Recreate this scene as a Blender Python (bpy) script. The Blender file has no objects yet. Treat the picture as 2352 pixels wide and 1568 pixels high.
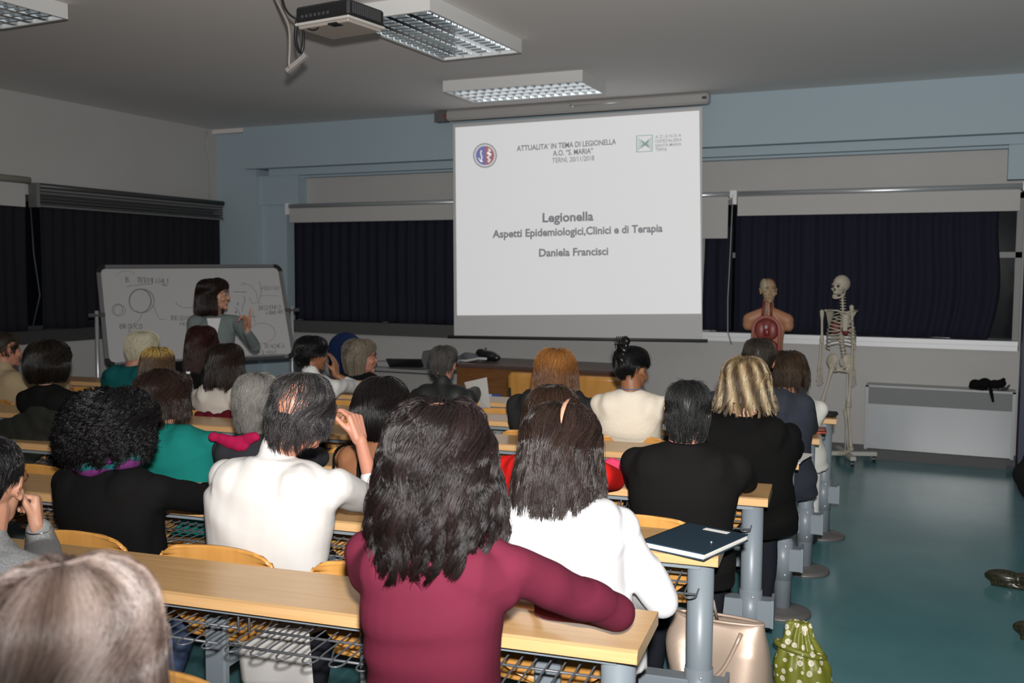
import bpy, math, random
import numpy as np
from math import sin, cos, radians, pi
from mathutils import Matrix, Vector, Euler
random.seed(7)
rng = np.random.default_rng(11)
C = bpy.context.scene.collection
SC = bpy.context.scene

# ------------------------------------------------------------------ camera
FPX = 2250.0
YAW, PITCH, ROLL, EYE = radians(24.5), radians(-4.05), radians(.35), 1.65
cf = np.array([-sin(YAW) * cos(PITCH), cos(YAW) * cos(PITCH), sin(PITCH)])
_r = np.array([cos(YAW), sin(YAW), 0.0]); _u = np.cross(_r, cf)
cr = _r * cos(ROLL) + _u * sin(ROLL); cu = -_r * sin(ROLL) + _u * cos(ROLL)
CP = np.array([0, 0, EYE])
cam = bpy.data.cameras.new('camera'); cam.sensor_width = 36; cam.lens = FPX / 2352 * 36
cam.clip_start = .05
cam.dof.use_dof = True; cam.dof.focus_distance = 3.4; cam.dof.aperture_fstop = 4.8
camo = bpy.data.objects.new('camera', cam); C.objects.link(camo)
camo.matrix_world = Matrix(((cr[0], cu[0], -cf[0], 0), (cr[1], cu[1], -cf[1], 0), (cr[2], cu[2], -cf[2], EYE), (0, 0, 0, 1)))
SC.camera = camo
SC.view_settings.view_transform = 'Standard'; SC.view_settings.look = 'None'
SC.view_settings.gamma = 1; SC.view_settings.use_curve_mapping = False
SC.view_settings.exposure = 0.0
w = bpy.data.worlds.new('world'); SC.world = w; w.use_nodes = True
w.node_tree.nodes['Background'].inputs[0].default_value = (.001, .0012, .002, 1)
w.node_tree.nodes['Background'].inputs[1].default_value = 1
# the camera's own flash, just above and beside the lens
fl = bpy.data.lights.new('flash', 'SPOT'); fl.energy = 1240; fl.shadow_soft_size = .035
fl.spot_size = radians(87); fl.spot_blend = 1.0; fl.color = (1, .985, .96)
flo = bpy.data.objects.new('flash', fl); C.objects.link(flo)
fp = CP + cu * .17 + cr * .03 - cf * .05
aim = cf + cr * .11 + cu * .14
flo.location = fp; flo.scale = (1.5, 1, 1); flo.rotation_euler = Vector(aim).to_track_quat('-Z', 'Y').to_euler()
TUBE = 1.7

# ------------------------------------------------------------------ geometry helpers
def ray(px, py): return cf + cr * (px - 1176) / FPX + cu * (784 - py) / FPX
def at(px, py, Y=None, Z=None, X=None, D=None):
    d = ray(px, py)
    if D is not None: t = D
    elif Y is not None: t = Y / d[1]
    elif Z is not None: t = (Z - EYE) / d[2]
    else: t = X / d[0]
    return CP + d * t
RA = radians(6.4)
NEAR = {'Z': 1.30, 'A': 2.17, 'B': 3.02, 'C': 3.90, 'D': 4.72, 'E': 5.47, 'F': 6.27, 'G': 7.05}
def rowp(row, s, n, z=0.0): return np.array([-.66 - cos(RA) * s - sin(RA) * n, NEAR[row] - sin(RA) * s + cos(RA) * n, z])
def atrow(px, py, row, n):
    p = rowp(row, 0, n); N = np.array([-sin(RA), cos(RA), 0.0]); d = ray(px, py)
    return CP + d * ((N @ (np.array([p[0], p[1], EYE]) - CP)) / (N @ d))
ROWM = {k: Matrix.Translation((-.66, v, 0)) @ Matrix.Rotation(RA, 4, 'Z') for k, v in NEAR.items()}  # x = -s, y = n

def npm(M): return np.array(M, dtype=float)
def xf(M, P):
    M = npm(M); P = np.asarray(P, float); return P @ M[:3, :3].T + M[:3, 3]
def worldm(o):
    M = Matrix.Identity(4)
    while o is not None:
        M = o.matrix_basis @ M; o = o.parent
    return M

def make_mesh(name, V, F, mat=None, smooth=False, tint=None):
    """V (n,3); F list of faces or (m,4)/(m,3) array"""
    me = bpy.data.meshes.new(name)
    V = np.asarray(V, np.float32)
    if isinstance(F, np.ndarray):
        k = F.shape[1]; m = len(F)
        me.vertices.add(len(V)); me.vertices.foreach_set('co', V.ravel())
        me.loops.add(m * k); me.loops.foreach_set('vertex_index', F.astype(np.int32).ravel())
        me.polygons.add(m); me.polygons.foreach_set('loop_start', np.arange(m, dtype=np.int32) * k)
        try: me.polygons.foreach_set('loop_total', np.full(m, k, np.int32))
        except Exception: pass
        me.update(calc_edges=True)
    else:
        me.from_pydata(V.tolist(), [], F); me.update()
    if smooth: me.polygons.foreach_set('use_smooth', np.ones(len(me.polygons), bool))
    if tint is not None:
        a = me.attributes.new('tint', 'FLOAT', 'POINT'); a.data.foreach_set('value', np.asarray(tint, np.float32))
    if mat: me.materials.append(mat)
    return me
def link(name, me, parent=None):
    o = bpy.data.objects.new(name, me); C.objects.link(o)
    if parent is not None: o.parent = parent
    return o
def tag(o, label=None, cat=None, group=None, kind=None):
    if label: o['label'] = label
    if cat: o['category'] = cat
    if group: o['group'] = group
    if kind: o['kind'] = kind
    return o
def thing(name, label, cat, loc=(0, 0, 0), rz=0, group=None):
    o = bpy.data.objects.new(name, None); C.objects.link(o); o.location = loc; o.rotation_euler = (0, 0, rz)
    o.empty_display_size = .1
    return tag(o, label, cat, group)

class MB:
    def __init__(s, M=None): s.V = []; s.F = []; s.n = 0; s.M = M; s.sm = []
    def add(s, V, F, smooth=False):
        V = np.asarray(V, float)
        if s.M is not None: V = xf(s.M, V)
        s.V.append(V); s.F += [tuple(int(i) + s.n for i in f) for f in F]; s.sm += [smooth] * len(F); s.n += len(V); return s
    def box(s, lo, hi, M=None, bev=0.0):
        lo = np.minimum(lo, hi).astype(float); hi = np.maximum(np.array(lo), np.array(hi)).astype(float) if False else hi
        a = np.array(lo, float); b = np.array(hi, float); a, b = np.minimum(a, b), np.maximum(a, b)
        V = np.array([[x, y, z] for z in (a[2], b[2]) for y in (a[1], b[1]) for x in (a[0], b[0])])
        F = [(0, 2, 3, 1), (4, 5, 7, 6), (0, 1, 5, 4), (2, 6, 7, 3), (0, 4, 6, 2), (1, 3, 7, 5)]
        if bev > 0:
            bev = min(bev, float((b - a).min()) * .45)
            c = (a + b) / 2; V = []; idx = {}; F = []
            for sx in (0, 1):
                for sy in (0, 1):
                    for sz in (0, 1):
                        p = np.array([b[0] if sx else a[0], b[1] if sy else a[1], b[2] if sz else a[2]])
                        sg = np.array([1 if sx else -1, 1 if sy else -1, 1 if sz else -1])
                        for ax in range(3):
                            q = p - sg * bev; q[ax] = p[ax]; idx[(sx, sy, sz, ax)] = len(V); V.append(q)
                        F.append([idx[(sx, sy, sz, k)] for k in (0, 1, 2)])
            for ax in range(3):
                o1, o2 = [k for k in range(3) if k != ax]
                for sd in (0, 1):
                    f = []
                    for (u, v) in ((0, 0), (1, 0), (1, 1), (0, 1)):
                        k = [0, 0, 0]; k[ax] = sd; k[o1] = u; k[o2] = v; f.append(idx[(*k, ax)])
                    F.append(f)
                for u in (0, 1):
                    for v in (0, 1):
                        k0 = [0, 0, 0]; k1 = [0, 0, 0]; k0[ax] = 0; k1[ax] = 1
                        for k in (k0, k1): k[o1] = u; k[o2] = v
                        F.append([idx[(*k0, o1)], idx[(*k1, o1)], idx[(*k1, o2)], idx[(*k0, o2)]])
            V = np.array(V)
        if M is not None: V = xf(M, V)
        return s.add(V, F)
    def tube(s, pts, r, seg=8, closed=False, sm=True):
        P = np.asarray(pts, float); n = len(P); r = np.broadcast_to(np.asarray(r, float), (n,))
        T = np.gradient(P, axis=0) if not closed else (np.roll(P, -1, 0) - np.roll(P, 1, 0))
        T /= np.linalg.norm(T, axis=1)[:, None] + 1e-12
        ref = np.array([0, 0, 1.0]) if abs(T[0][2]) < .9 else np.array([1.0, 0, 0])
        V = []; A = np.cross(T[0], ref); A /= np.linalg.norm(A)
        for i in range(n):
            A = A - T[i] * (A @ T[i]); A /= np.linalg.norm(A) + 1e-12; B = np.cross(T[i], A)
            for k in range(seg):
                a = 2 * pi * k / seg; V.append(P[i] + r[i] * (cos(a) * A + sin(a) * B))
        F = []
        m = n if closed else n - 1
        for i in range(m):
            j = (i + 1) % n
            for k in range(seg):
                l = (k + 1) % seg; F.append((i * seg + k, i * seg + l, j * seg + l, j * seg + k))
        if not closed: F += [tuple(range(seg))[::-1], tuple((n - 1) * seg + k for k in range(seg))]
        return s.add(V, F, sm)
    def capsule(s, p, q, r0, r1=None, seg=14, M=None, flat=1.0, flax=(0, 1, 0)):
        r1 = r0 if r1 is None else r1; p = np.asarray(p, float); q = np.asarray(q, float)
        d = q - p; L = np.linalg.norm(d); d = d / (L + 1e-9)
        pts = []; rr = []
        for a in (90, 60, 30): pts.append(p - d * r0 * sin(radians(a)) * .98); rr.append(max(r0 * cos(radians(a)), r0 * .03))
        for t in (0, .33, .67, 1): pts.append(p + d * L * t); rr.append(r0 + (r1 - r0) * t)
        for a in (30, 60, 90): pts.append(q + d * r1 * sin(radians(a)) * .98); rr.append(max(r1 * cos(radians(a)), r1 * .03))
        t = MB(); t.tube(pts, rr, seg); V = t.V[0]
        if M is not None: V = xf(M, V)
        return s.add(V, t.F, True)
    def ell(s, c, r, M=None, nu=20, nv=12, rot=None):
        V = [[0, 0, 1]]; F = []
        for i in range(1, nv):
            th = pi * i / nv
            for k in range(nu):
                a = 2 * pi * k / nu; V.append([sin(th) * cos(a), sin(th) * sin(a), cos(th)])
        V.append([0, 0, -1]); V = np.array(V) * np.broadcast_to(r, (3,))
        if rot is not None: V = V @ npm(Euler(rot).to_matrix()).T
        V = V + np.array(c)
        for k in range(nu): F.append((0, 1 + k, 1 + (k + 1) % nu))
        for i in range(nv - 2):
            for k in range(nu):
                a = 1 + i * nu + k; b = 1 + i * nu + (k + 1) % nu; F.append((a, a + nu, b + nu, b))
        e = len(V) - 1; o = 1 + (nv - 2) * nu
        for k in range(nu): F.append((e, o + (k + 1) % nu, o + k))
        if M is not None: V = xf(M, V)
        return s.add(V, F, True)
    def loft(s, rings, cap=True, sm=True):
        n = len(rings); m = len(rings[0]); V = np.concatenate(rings); F = []
        for i in range(n - 1):
            for k in range(m):
                l = (k + 1) % m; F.append((i * m + k, i * m + l, (i + 1) * m + l, (i + 1) * m + k))
        if cap: F += [tuple(range(m))[::-1], tuple((n - 1) * m + k for k in range(m))]
        return s.add(V, F, sm)
    def prism(s, poly, y0, y1):   # poly in xz, extruded along y
        n = len(poly); V = [(x, y0, z) for x, z in poly] + [(x, y1, z) for x, z in poly]
        F = [tuple(range(n)), tuple(range(2 * n - 1, n - 1, -1))] + [(i, n + i, n + (i + 1) % n, (i + 1) % n) for i in range(n)]
        return s.add(V, F)
    def cyl(s, p, q, r, seg=16): return s.tube([p, q], r, seg, sm=False)
    def grid(s, G, sm=True):
        G = np.asarray(G, float); a, b = G.shape[:2]
        F = [(i * b + j, i * b + j + 1, (i + 1) * b + j + 1, (i + 1) * b + j) for i in range(a - 1) for j in range(b - 1)]
        return s.add(G.reshape(-1, 3), F, sm)
    def build(s, name, mat, parent=None, smooth=None, label=None):
        V = np.concatenate(s.V)
        if parent is not None: V = xf(worldm(parent).inverted(), V)
        me = make_mesh(name, V, s.F, mat, False)
        me.polygons.foreach_set('use_smooth', np.array(s.sm if smooth is None else [smooth] * len(s.F), bool))
        o = link(name, me, parent)
        if label: o['label'] = label
        return o
    def remesh(s, name, mat, parent, voxel, iters=6, disp=None, label=None, extra=None):
        """fuse every closed solid gathered so far into ONE continuous surface"""
        V = np.concatenate(s.V)
        if parent is not None: V = xf(worldm(parent).inverted(), V)
        me = make_mesh(name, V, s.F, None)
        t = bpy.data.objects.new('tmp', me); C.objects.link(t)
        m = t.modifiers.new('r', 'REMESH'); m.mode = 'VOXEL'; m.voxel_size = voxel; m.use_smooth_shade = True
        if iters:
            m2 = t.modifiers.new('s', 'SMOOTH'); m2.iterations = iters; m2.factor = .5
        dg = bpy.context.evaluated_depsgraph_get()
        out = bpy.data.meshes.new_from_object(t.evaluated_get(dg), depsgraph=dg)
        bpy.data.objects.remove(t); bpy.data.meshes.remove(me)
        out.name = name
        if disp is not None:
            n = len(out.vertices); co = np.empty(n * 3, np.float32); no = np.empty(n * 3, np.float32)
            out.vertices.foreach_get('co', co); out.vertex_normals.foreach_get('vector', no)
            co = co.reshape(-1, 3); no = no.reshape(-1, 3)
            co = co + no * disp(co)[:, None]; out.vertices.foreach_set('co', co.astype(np.float32).ravel()); out.update()
        out.polygons.foreach_set('use_smooth', np.ones(len(out.polygons), bool))
        out.materials.clear(); out.materials.append(mat)
        o = link(name, out, parent)
        if label: o['label'] = label
        return o

def fold_fn(seed, amp=.003, freq=28., dirn=(0, 0, 1)):
    """cloth folds: warped ridges, real displacement"""
    r = np.random.default_rng(seed); D = np.array(dirn, float); K = r.normal(0, 7, (5, 3)); ph = r.uniform(0, 6.28, 5); ph2 = r.uniform(0, 6, 3)
    def f(P):
        wz = sum(np.sin(P @ K[i] + ph[i]) for i in range(5)) * .35
        a = np.sin((P @ D) * freq + wz * 4 + ph2[0]); b = np.sin((P @ (D + np.array([.8, .5, 0]))) * freq * .7 + wz * 5 + ph2[1])
        m = .5 + .5 * np.sin(P @ K[0] * .8 + ph2[2])
        return amp * (np.abs(a) ** .6 * np.sign(a) * m + .7 * b * (1 - m))
    return f

# ------------------------------------------------------------------ materials
def mat(name, col, rough=.6, metal=0, spec=.5, bump=None, noise=None, sheen=0, emit=None, trans=0, alpha=1, col2=None, nscale=8, coat=0, bdist=.002, bstr=.4):
    m = bpy.data.materials.new(name); m.use_nodes = True; nt = m.node_tree; b = nt.nodes['Principled BSDF']
    b.inputs['Base Color'].default_value = (*col, 1); b.inputs['Roughness'].default_value = rough; b.inputs['Metallic'].default_value = metal
    b.inputs['Specular IOR Level'].default_value = spec
    if coat: b.inputs['Coat Weight'].default_value = coat; b.inputs['Coat Roughness'].default_value = .15
    if sheen: b.inputs['Sheen Weight'].default_value = sheen
    if trans: b.inputs['Transmission Weight'].default_value = trans
    if emit: b.inputs['Emission Color'].default_value = (*emit[:3], 1); b.inputs['Emission Strength'].default_value = emit[3]
    tc = nt.nodes.new('ShaderNodeTexCoord')
    if col2 is not None:
        n = nt.nodes.new('ShaderNodeTexNoise'); n.inputs['Scale'].default_value = nscale; n.inputs['Detail'].default_value = 6
        r = nt.nodes.new('ShaderNodeValToRGB'); r.color_ramp.elements[0].position = .35; r.color_ramp.elements[1].position = .65
        r.color_ramp.elements[0].color = (*col, 1); r.color_ramp.elements[1].color = (*col2, 1)
        nt.links.new(tc.outputs['Object'], n.inputs['Vector']); nt.links.new(n.outputs[0], r.inputs[0]); nt.links.new(r.outputs[0], b.inputs['Base Color'])
    if bump:
        n = nt.nodes.new('ShaderNodeTexNoise'); n.inputs['Scale'].default_value = bump; n.inputs['Detail'].default_value = 4
        bp = nt.nodes.new('ShaderNodeBump'); bp.inputs['Strength'].default_value = bstr; bp.inputs['Distance'].default_value = bdist
        nt.links.new(tc.outputs['Object'], n.inputs['Vector']); nt.links.new(n.outputs[0], bp.inputs['Height']); nt.links.new(bp.outputs[0], b.inputs['Normal'])
    return m
def wood(name, c0, c1, rough=.35, scale=(1.2, 14, 14), spec=.5, rot=0):
    m = mat(name, c0, rough, spec=spec); nt = m.node_tree; b = nt.nodes['Principled BSDF']
    tc = nt.nodes.new('ShaderNodeTexCoord'); mp = nt.nodes.new('ShaderNodeMapping'); mp.inputs['Scale'].default_value = scale; mp.inputs['Rotation'].default_value = (0, 0, rot)
    n = nt.nodes.new('ShaderNodeTexNoise'); n.inputs['Scale'].default_value = 3; n.inputs['Detail'].default_value = 8; n.inputs['Distortion'].default_value = .4
    r = nt.nodes.new('ShaderNodeValToRGB'); r.color_ramp.elements[0].color = (*c0, 1); r.color_ramp.elements[1].color = (*c1, 1)
    r.color_ramp.elements[0].position = .3; r.color_ramp.elements[1].position = .7
    nt.links.new(tc.outputs['Object'], mp.inputs[0]); nt.links.new(mp.outputs[0], n.inputs['Vector']); nt.links.new(n.outputs[0], r.inputs[0]); nt.links.new(r.outputs[0], b.inputs['Base Color'])
    return m
def hairmat(name, *cols, rough=.34, spec=.5):
    if max(cols[-1]) < .2: spec = .32; cols = [tuple(v * .65 for v in c) for c in cols]
    m = mat(name, cols[0], rough, spec=spec); nt = m.node_tree; b = nt.nodes['Principled BSDF']
    a = nt.nodes.new('ShaderNodeAttribute'); a.attribute_name = 'tint'
    r = nt.nodes.new('ShaderNodeValToRGB'); el = r.color_ramp.elements
    while len(el) < len(cols): el.new(.5)
    for i, c in enumerate(cols): el[i].position = i / (len(cols) - 1); el[i].color = (*c, 1)
    nt.links.new(a.outputs['Fac'], r.inputs[0]); nt.links.new(r.outputs[0], b.inputs['Base Color'])
    return m
def cloth(name, col, sheen=0, rough=.9, bump=900, bstr=.35, spec=.12): return mat(name, col, rough, spec=spec, sheen=sheen, bump=bump, bdist=.001, bstr=bstr)
PLASTER = mat('plaster', (.50, .49, .48), .8, bump=220, bdist=.002, bstr=.25, col2=(.48, .47, .46), nscale=2)
CEILM = mat('ceiling_plaster', (.76, .73, .72), .85, bump=160, bdist=.002, bstr=.2)
BLUEP = mat('pale_blue_paint', (.40, .50, .56), .7, bump=200, bdist=.001, bstr=.2)
GREYPAN = mat('grey_panel', (.36, .36, .355), .7)
ALU = mat('aluminium', (.62, .63, .65), .35, metal=.6)
WALU = mat('white_aluminium', (.85, .86, .88), .4, spec=.6)
DKALU = mat('dark_grey_frame', (.06, .062, .065), .5)
STEELP = mat('grey_painted_steel', (.21, .245, .275), .38, spec=.5, bump=700, bdist=.0005, bstr=.2)
WIRE = mat('grey_coated_wire', (.15, .155, .17), .4, metal=.3)
BEECH = wood('beech_laminate', (.50, .29, .12), (.58, .36, .17), .28, (1.0, 16, 16))
BEECHE = wood('beech_edge', (.60, .35, .15), (.68, .42, .20), .3, (1.0, 20, 20))
PLY = wood('beech_plywood', (.52, .24, .055), (.62, .31, .085), .3, (8, 2, 1.2))
BROWNW = wood('brown_desk_wood', (.16, .065, .02), (.22, .095, .035), .35, (2, 2, 12))
NAVY = mat('navy_curtain_cloth', (.0055, .0065, .020), .9)
NAVYL = mat('black_curtain_cloth', (.005, .0055, .010), .9)
BLINDW = mat('white_blind_fabric', (.50, .49, .48), .8)
CHROME = mat('mirror_louver', (.70, .72, .73), .09, metal=1)
WHITEM = mat('white_enamel', (.66, .66, .65), .5)
BLACKP = mat('black_plastic', (.012, .012, .013), .4)
DGREYP = mat('dark_grey_plastic', (.06, .06, .065), .5)
GREYP = mat('grey_plastic', (.28, .28, .28), .5)
PAPER = mat('white_paper', (.80, .78, .74), .8)
GLASS = mat('window_glass', (.9, .95, 1), .05, trans=1)
SKIN = mat('skin', (.44, .21, .135), .5, spec=.4, bump=120, bdist=.0008, bstr=.25, col2=(.47, .25, .165), nscale=14)
SKINR = mat('ruddy_skin', (.42, .175, .115), .5, spec=.4, bump=120, bdist=.0008, bstr=.25, col2=(.46, .22, .15), nscale=14)
SKINT = mat('tan_skin', (.27, .115, .055), .5, spec=.4, bump=120, bdist=.0008, bstr=.25)
EYEW = mat('eye_white', (.7, .68, .65), .2); EYED = mat('iris', (.03, .015, .008), .2)

# ------------------------------------------------------------------ room
def struct(name, mb, m, parent=None): return tag(mb.build(name, m, parent), kind='structure') if parent is None else mb.build(name, m, parent)
XL, XR, YF, YB, ZC = -8.12, 3.6, 9.56, -3.2, 3.31
fm = mat('floor_linoleum', (.085, .225, .25), .2, spec=.5, col2=(.10, .255, .275), nscale=3, bump=3, bdist=.004, bstr=.25)
struct('floor', MB().box((XL - .2, YB, -.1), (XR, YF + .1, 0)), fm)
struct('ceiling', MB().box((XL - .2, YB, ZC), (XR, YF + .3, ZC + .12)), CEILM)
struct('wall_back', MB().box((XL - .2, YB - .15, 0), (XR, YB, ZC)), PLASTER)
struct('wall_right', MB().box((XR, YB, 0), (XR + .15, YF + .1, ZC)), PLASTER)
# front wall: low wall, lintel panel, stepped pale blue beam, pillar
struct('wall_front', MB().box((XL - .2, YF - .10, 0), (XR, YF + .1, 1.0)).box((XL - .2, YF - .02, 2.36), (XR, YF + .1, ZC)), PLASTER)
struct('baseboard_front', MB().box((-7.2, YF - .115, 0), (XR, YF - .10, .09)), DGREYP)
struct('trim_1', MB().box((-7.66, 9.215, 2.832), (XR, YF - .02, ZC)), BLUEP)
struct('trim_2', MB().box((-7.4, 9.345, 2.752), (XR, YF - .02, 2.832)), BLUEP)
struct('trim_3', MB().box((-7.2, 9.44, 2.73), (XR, YF - .02, 2.755)), BLUEP)
struct('trim_4', MB().box((XL, 9.30, 0), (-7.5501, YF - .02, 2.8315)).box((XL, 9.30, 2.8315), (-7.6601, YF - .02, ZC - .001)), BLUEP)
struct('trim_5', MB().box((-7.55, 9.40, 0), (-7.19, YF - .02, 2.42)).box((-7.55, 9.365, 2.42), (-7.0, YF - .02, 2.755)), BLUEP)
struct('trim_6', MB().box((XL, 9.22, ZC - .05), (-7.66, 9.30, ZC - .001)), CEILM)
struct('trim_7', MB().box((.34, 9.38, 2.46), (.95, YF - .02, 2.755)), BLUEP)
struct('trim_8', MB().box((.49, 9.05, 0), (.60, 9.40, 2.34)), mat('slate_panel', (.05, .055, .10), .6))
def window(name, x0, x1, z0, z1, y):
    f = MB()
    for a, b in (((x0, z0), (x1, z0 + .05)), ((x0, z1 - .05), (x1, z1)), ((x0, z0), (x0 + .05, z1)), ((x1 - .05, z0), (x1, z1)), ((x0, (z0 + z1) / 2 + .12), (x1, (z0 + z1) / 2 + .17))):
        f.box((a[0], y - .03, a[1]), (b[0], y + .03, b[1]))
    n = max(1, int((x1 - x0) / 1.2))
    for i in range(1, n): f.box((x0 + (x1 - x0) * i / n - .025, y - .03, z0), (x0 + (x1 - x0) * i / n + .025, y + .03, z1))
    o = struct(name, f, mat('window_frame_metal', (.20, .20, .20), .5))
    MB().box((x0 + .02, y - .004, z0 + .02), (x1 - .02, y + .004, z1 - .02)).build('window_glass', GLASS, o)
window('window_1', -7.15, -2.3, 1.0, 2.36, YF + .0); window('window_2', -2.2, .48, 1.0, 2.36, YF + .0)
struct('trim_9', MB().box((-2.3, YF - .08, 1.0), (-2.2, YF + .04, 2.36)).box((.6, YF - .08, 1.0), (XR, YF + .04, 2.36)).box((.48, YF - .08, 1.0), (.62, YF + .04, 2.36)), GREYPAN)
# sills
struct('trim_10', MB().box((-4.9, 9.36, 1.045), (.47, YF - .03, 1.085)).box((-4.9, 9.39, 1.0), (.47, YF - .03, 1.042)), WALU)
struct('trim_11', MB().box((-7.19, 9.40, .93), (-4.92, YF - .03, 1.07)), mat('dark_sill', (.09, .09, .09), .5))
# left wall, with its own band of windows
struct('wall_left', MB().box((XL - .2, YB, 0), (XL, YF, .93)).box((XL - .2, YB, 2.36), (XL, YF, ZC)).box((XL - .2, 9.30, .93), (XL, YF, 2.36)).box((XL - .2, YB, .93), (XL, 1.5, 2.36)), PLASTER)
struct('trim_12', MB().box((XL - .12, 1.5, .93), (XL + .015, 9.30, 1.06)), mat('charcoal_sill', (.055, .055, .055), .5))
def lwin(name, y0, y1):
    f = MB()
    for a, b in (((y0, 1.06), (y1, 1.1)), ((y0, 2.3), (y1, 2.36)), ((y0, 1.06), (y0 + .05, 2.36)), ((y1 - .05, 1.06), (y1, 2.36))):
        f.box((XL - .14, a[0], a[1]), (XL - .08, b[0], b[1]))
    o = struct(name, f, DKALU); MB().box((XL - .115, y0, 1.07), (XL - .107, y1, 2.35)).build('window_glass', GLASS, o)
lwin('window_3', 1.5, 6.58); lwin('window_4', 6.62, 9.3)

# ---- blinds and curtains
def tubebox(mb, a, b, r): mb.tube([a, b], r, 10)
def blind_front(name, label, x0, x1, zb, y=9.36):
    t = thing(name, label, 'blind', ((x0 + x1) / 2, y, 2.39), 0, 'roller blinds of the front windows')
    MB().tube([(x0, y, 2.395), (x1, y, 2.395)], .028, 14).build('roller_tube', ALU, t)
    MB().box((x0 + .02, y - .012, zb), (x1 - .03, y - .008, 2.385)).box((x0 + .02, y - .016, zb - .008), (x1 - .03, y - .004, zb + .012)).build('blind_fabric', BLINDW, t)
    MB().box((x0 - .03, y - .03, 2.30), (x0 + .012, YF - .021, 2.43)).box((x1 - .012, y - .03, 2.36), (x1 + .01, YF - .021, 2.43)).build('bracket', WALU, t)
    return t
blind_front('roller_blind', 'long white roller blind over the curtain between pillar and projection screen', -7.13, -4.2, 2.215)
blind_front('roller_blind', 'short white roller blind hanging low just right of the projection screen', -2.75, -1.99, 1.99)
b = blind_front('roller_blind', 'long white roller blind above the curtain behind the skeleton', -1.95, .47, 2.20)
MB().tube([(-1.975, 9.335, 2.39), (-1.985, 9.33, 1.9), (-2.0, 9.33, 1.4), (-1.99, 9.31, 1.10), (-1.95, 9.3, .98)], .006, 6).build('pull_cord', GREYP, b)
def curtain(name, label, x0, x1, z0, z1, y, seed, edge=None, m=NAVY, axis='x'):
    r = np.random.default_rng(seed); n = int(abs(x1 - x0) * 55); xs = np.linspace(x0, x1, n); zs = np.linspace(z0, z1, 14)
    ph = np.cumsum(r.normal(1, .35, n)) * .95
    G = np.zeros((14, n, 3))
    for i, z in enumerate(zs):
        t = (z - z0) / (z1 - z0)
        off = .022 * np.sin(ph + .5 * np.sin(3 * t)) * (1.1 - .4 * t) + .01 * np.sin(ph * .37 + 2 * t)
        X = xs.copy()
        if edge: X = x0 + (xs - x0) * ((x1 - x0 + edge(t)) / (x1 - x0))
        zz = z + (.010 * np.sin(ph * .21) if i == 0 else 0)
        G[i] = np.stack([X, y + off, np.broadcast_to(zz, n)], 1) if axis == 'x' else np.stack([y + off, X, np.broadcast_to(zz, n)], 1)
    o = MB().grid(G).build(name, m); s = o.modifiers.new('thick', 'SOLIDIFY'); s.thickness = .003
    return tag(o, label, 'curtain', 'navy blackout curtains')
curtain('curtain', 'navy pleated curtain between the pale blue pillar and the projection screen', -7.14, -4.3, 1.075, 2.30, 9.47, 1)
curtain('curtain', 'navy curtain sliver just right of the projection screen', -2.9, -1.99, 1.09, 2.1, 9.46, 2)
curtain('curtain', 'wide navy curtain behind the skeleton and anatomical torso', -1.97, .34, 1.09, 2.30, 9.455, 3, edge=lambda t: .045 * sin(t * 5) - .10 * (1 - t))
curtain('curtain', 'dark curtain on the left wall behind the whiteboard', 6.72, 9.24, 1.07, 2.30, XL + .055, 4, m=NAVYL, axis='y')
curtain('curtain', 'dark curtain at the left edge under a white blind', 4.2, 6.56, 1.07, 2.30, XL + .055, 5, m=NAVYL, axis='y')
t = thing('roller_blind', 'dark grey slatted blind housing above the left wall curtain', 'blind', (XL + .06, 8, 2.44))
MB().tube([(XL + .09, 6.70, 2.445), (XL + .09, 9.28, 2.445)], .028, 12).build('roller_tube', mat('dark_tube', (.05, .05, .052), .4), t)
m_ = MB()
for k in range(5): m_.box((XL + .075, 6.72, 2.265 + k * .03), (XL + .095, 9.27, 2.287 + k * .03))
m_.build('slatted_panel', mat('charcoal_slats', (.055, .056, .058), .5), t)
MB().box((XL + .07, 6.68, 2.245), (XL + .105, 9.28, 2.262)).box((XL + .07, 6.68, 2.40), (XL + .105, 9.28, 2.418)).box((XL + .0, 6.66, 2.24), (XL + .11, 6.70, 2.47)).build('rail', mat('mid_grey_rail', (.17, .17, .17), .5), t)
t = thing('roller_blind', 'white roller blind at the left edge of the left wall', 'blind', (XL + .06, 5.5, 2.46))
MB().tube([(XL + .09, 4.2, 2.485), (XL + .09, 6.60, 2.485)], .034, 12).build('roller_tube', mat('cream_tube', (.42, .40, .33), .5), t)
MB().box((XL + .075, 4.25, 2.235), (XL + .08, 6.56, 2.46)).build('blind_fabric', BLINDW, t)
MB().tube([(XL + .05, 6.64, 2.24), (XL + .05, 6.66, 1.8), (XL + .07, 6.7, 1.4), (XL + .04, 6.62, 1.05)], .007, 6).build('pull_cord', DGREYP, t)
tag(MB().tube([(XL + .012, 9.12, 3.28), (XL + .012, 9.10, 3.1), (XL + .012, 9.17, 2.9), (XL + .012, 9.14, 2.5)], .009, 6).build('wall_cable', PLASTER), 'painted cable running down the left wall by the pillar', 'cable')

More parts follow.
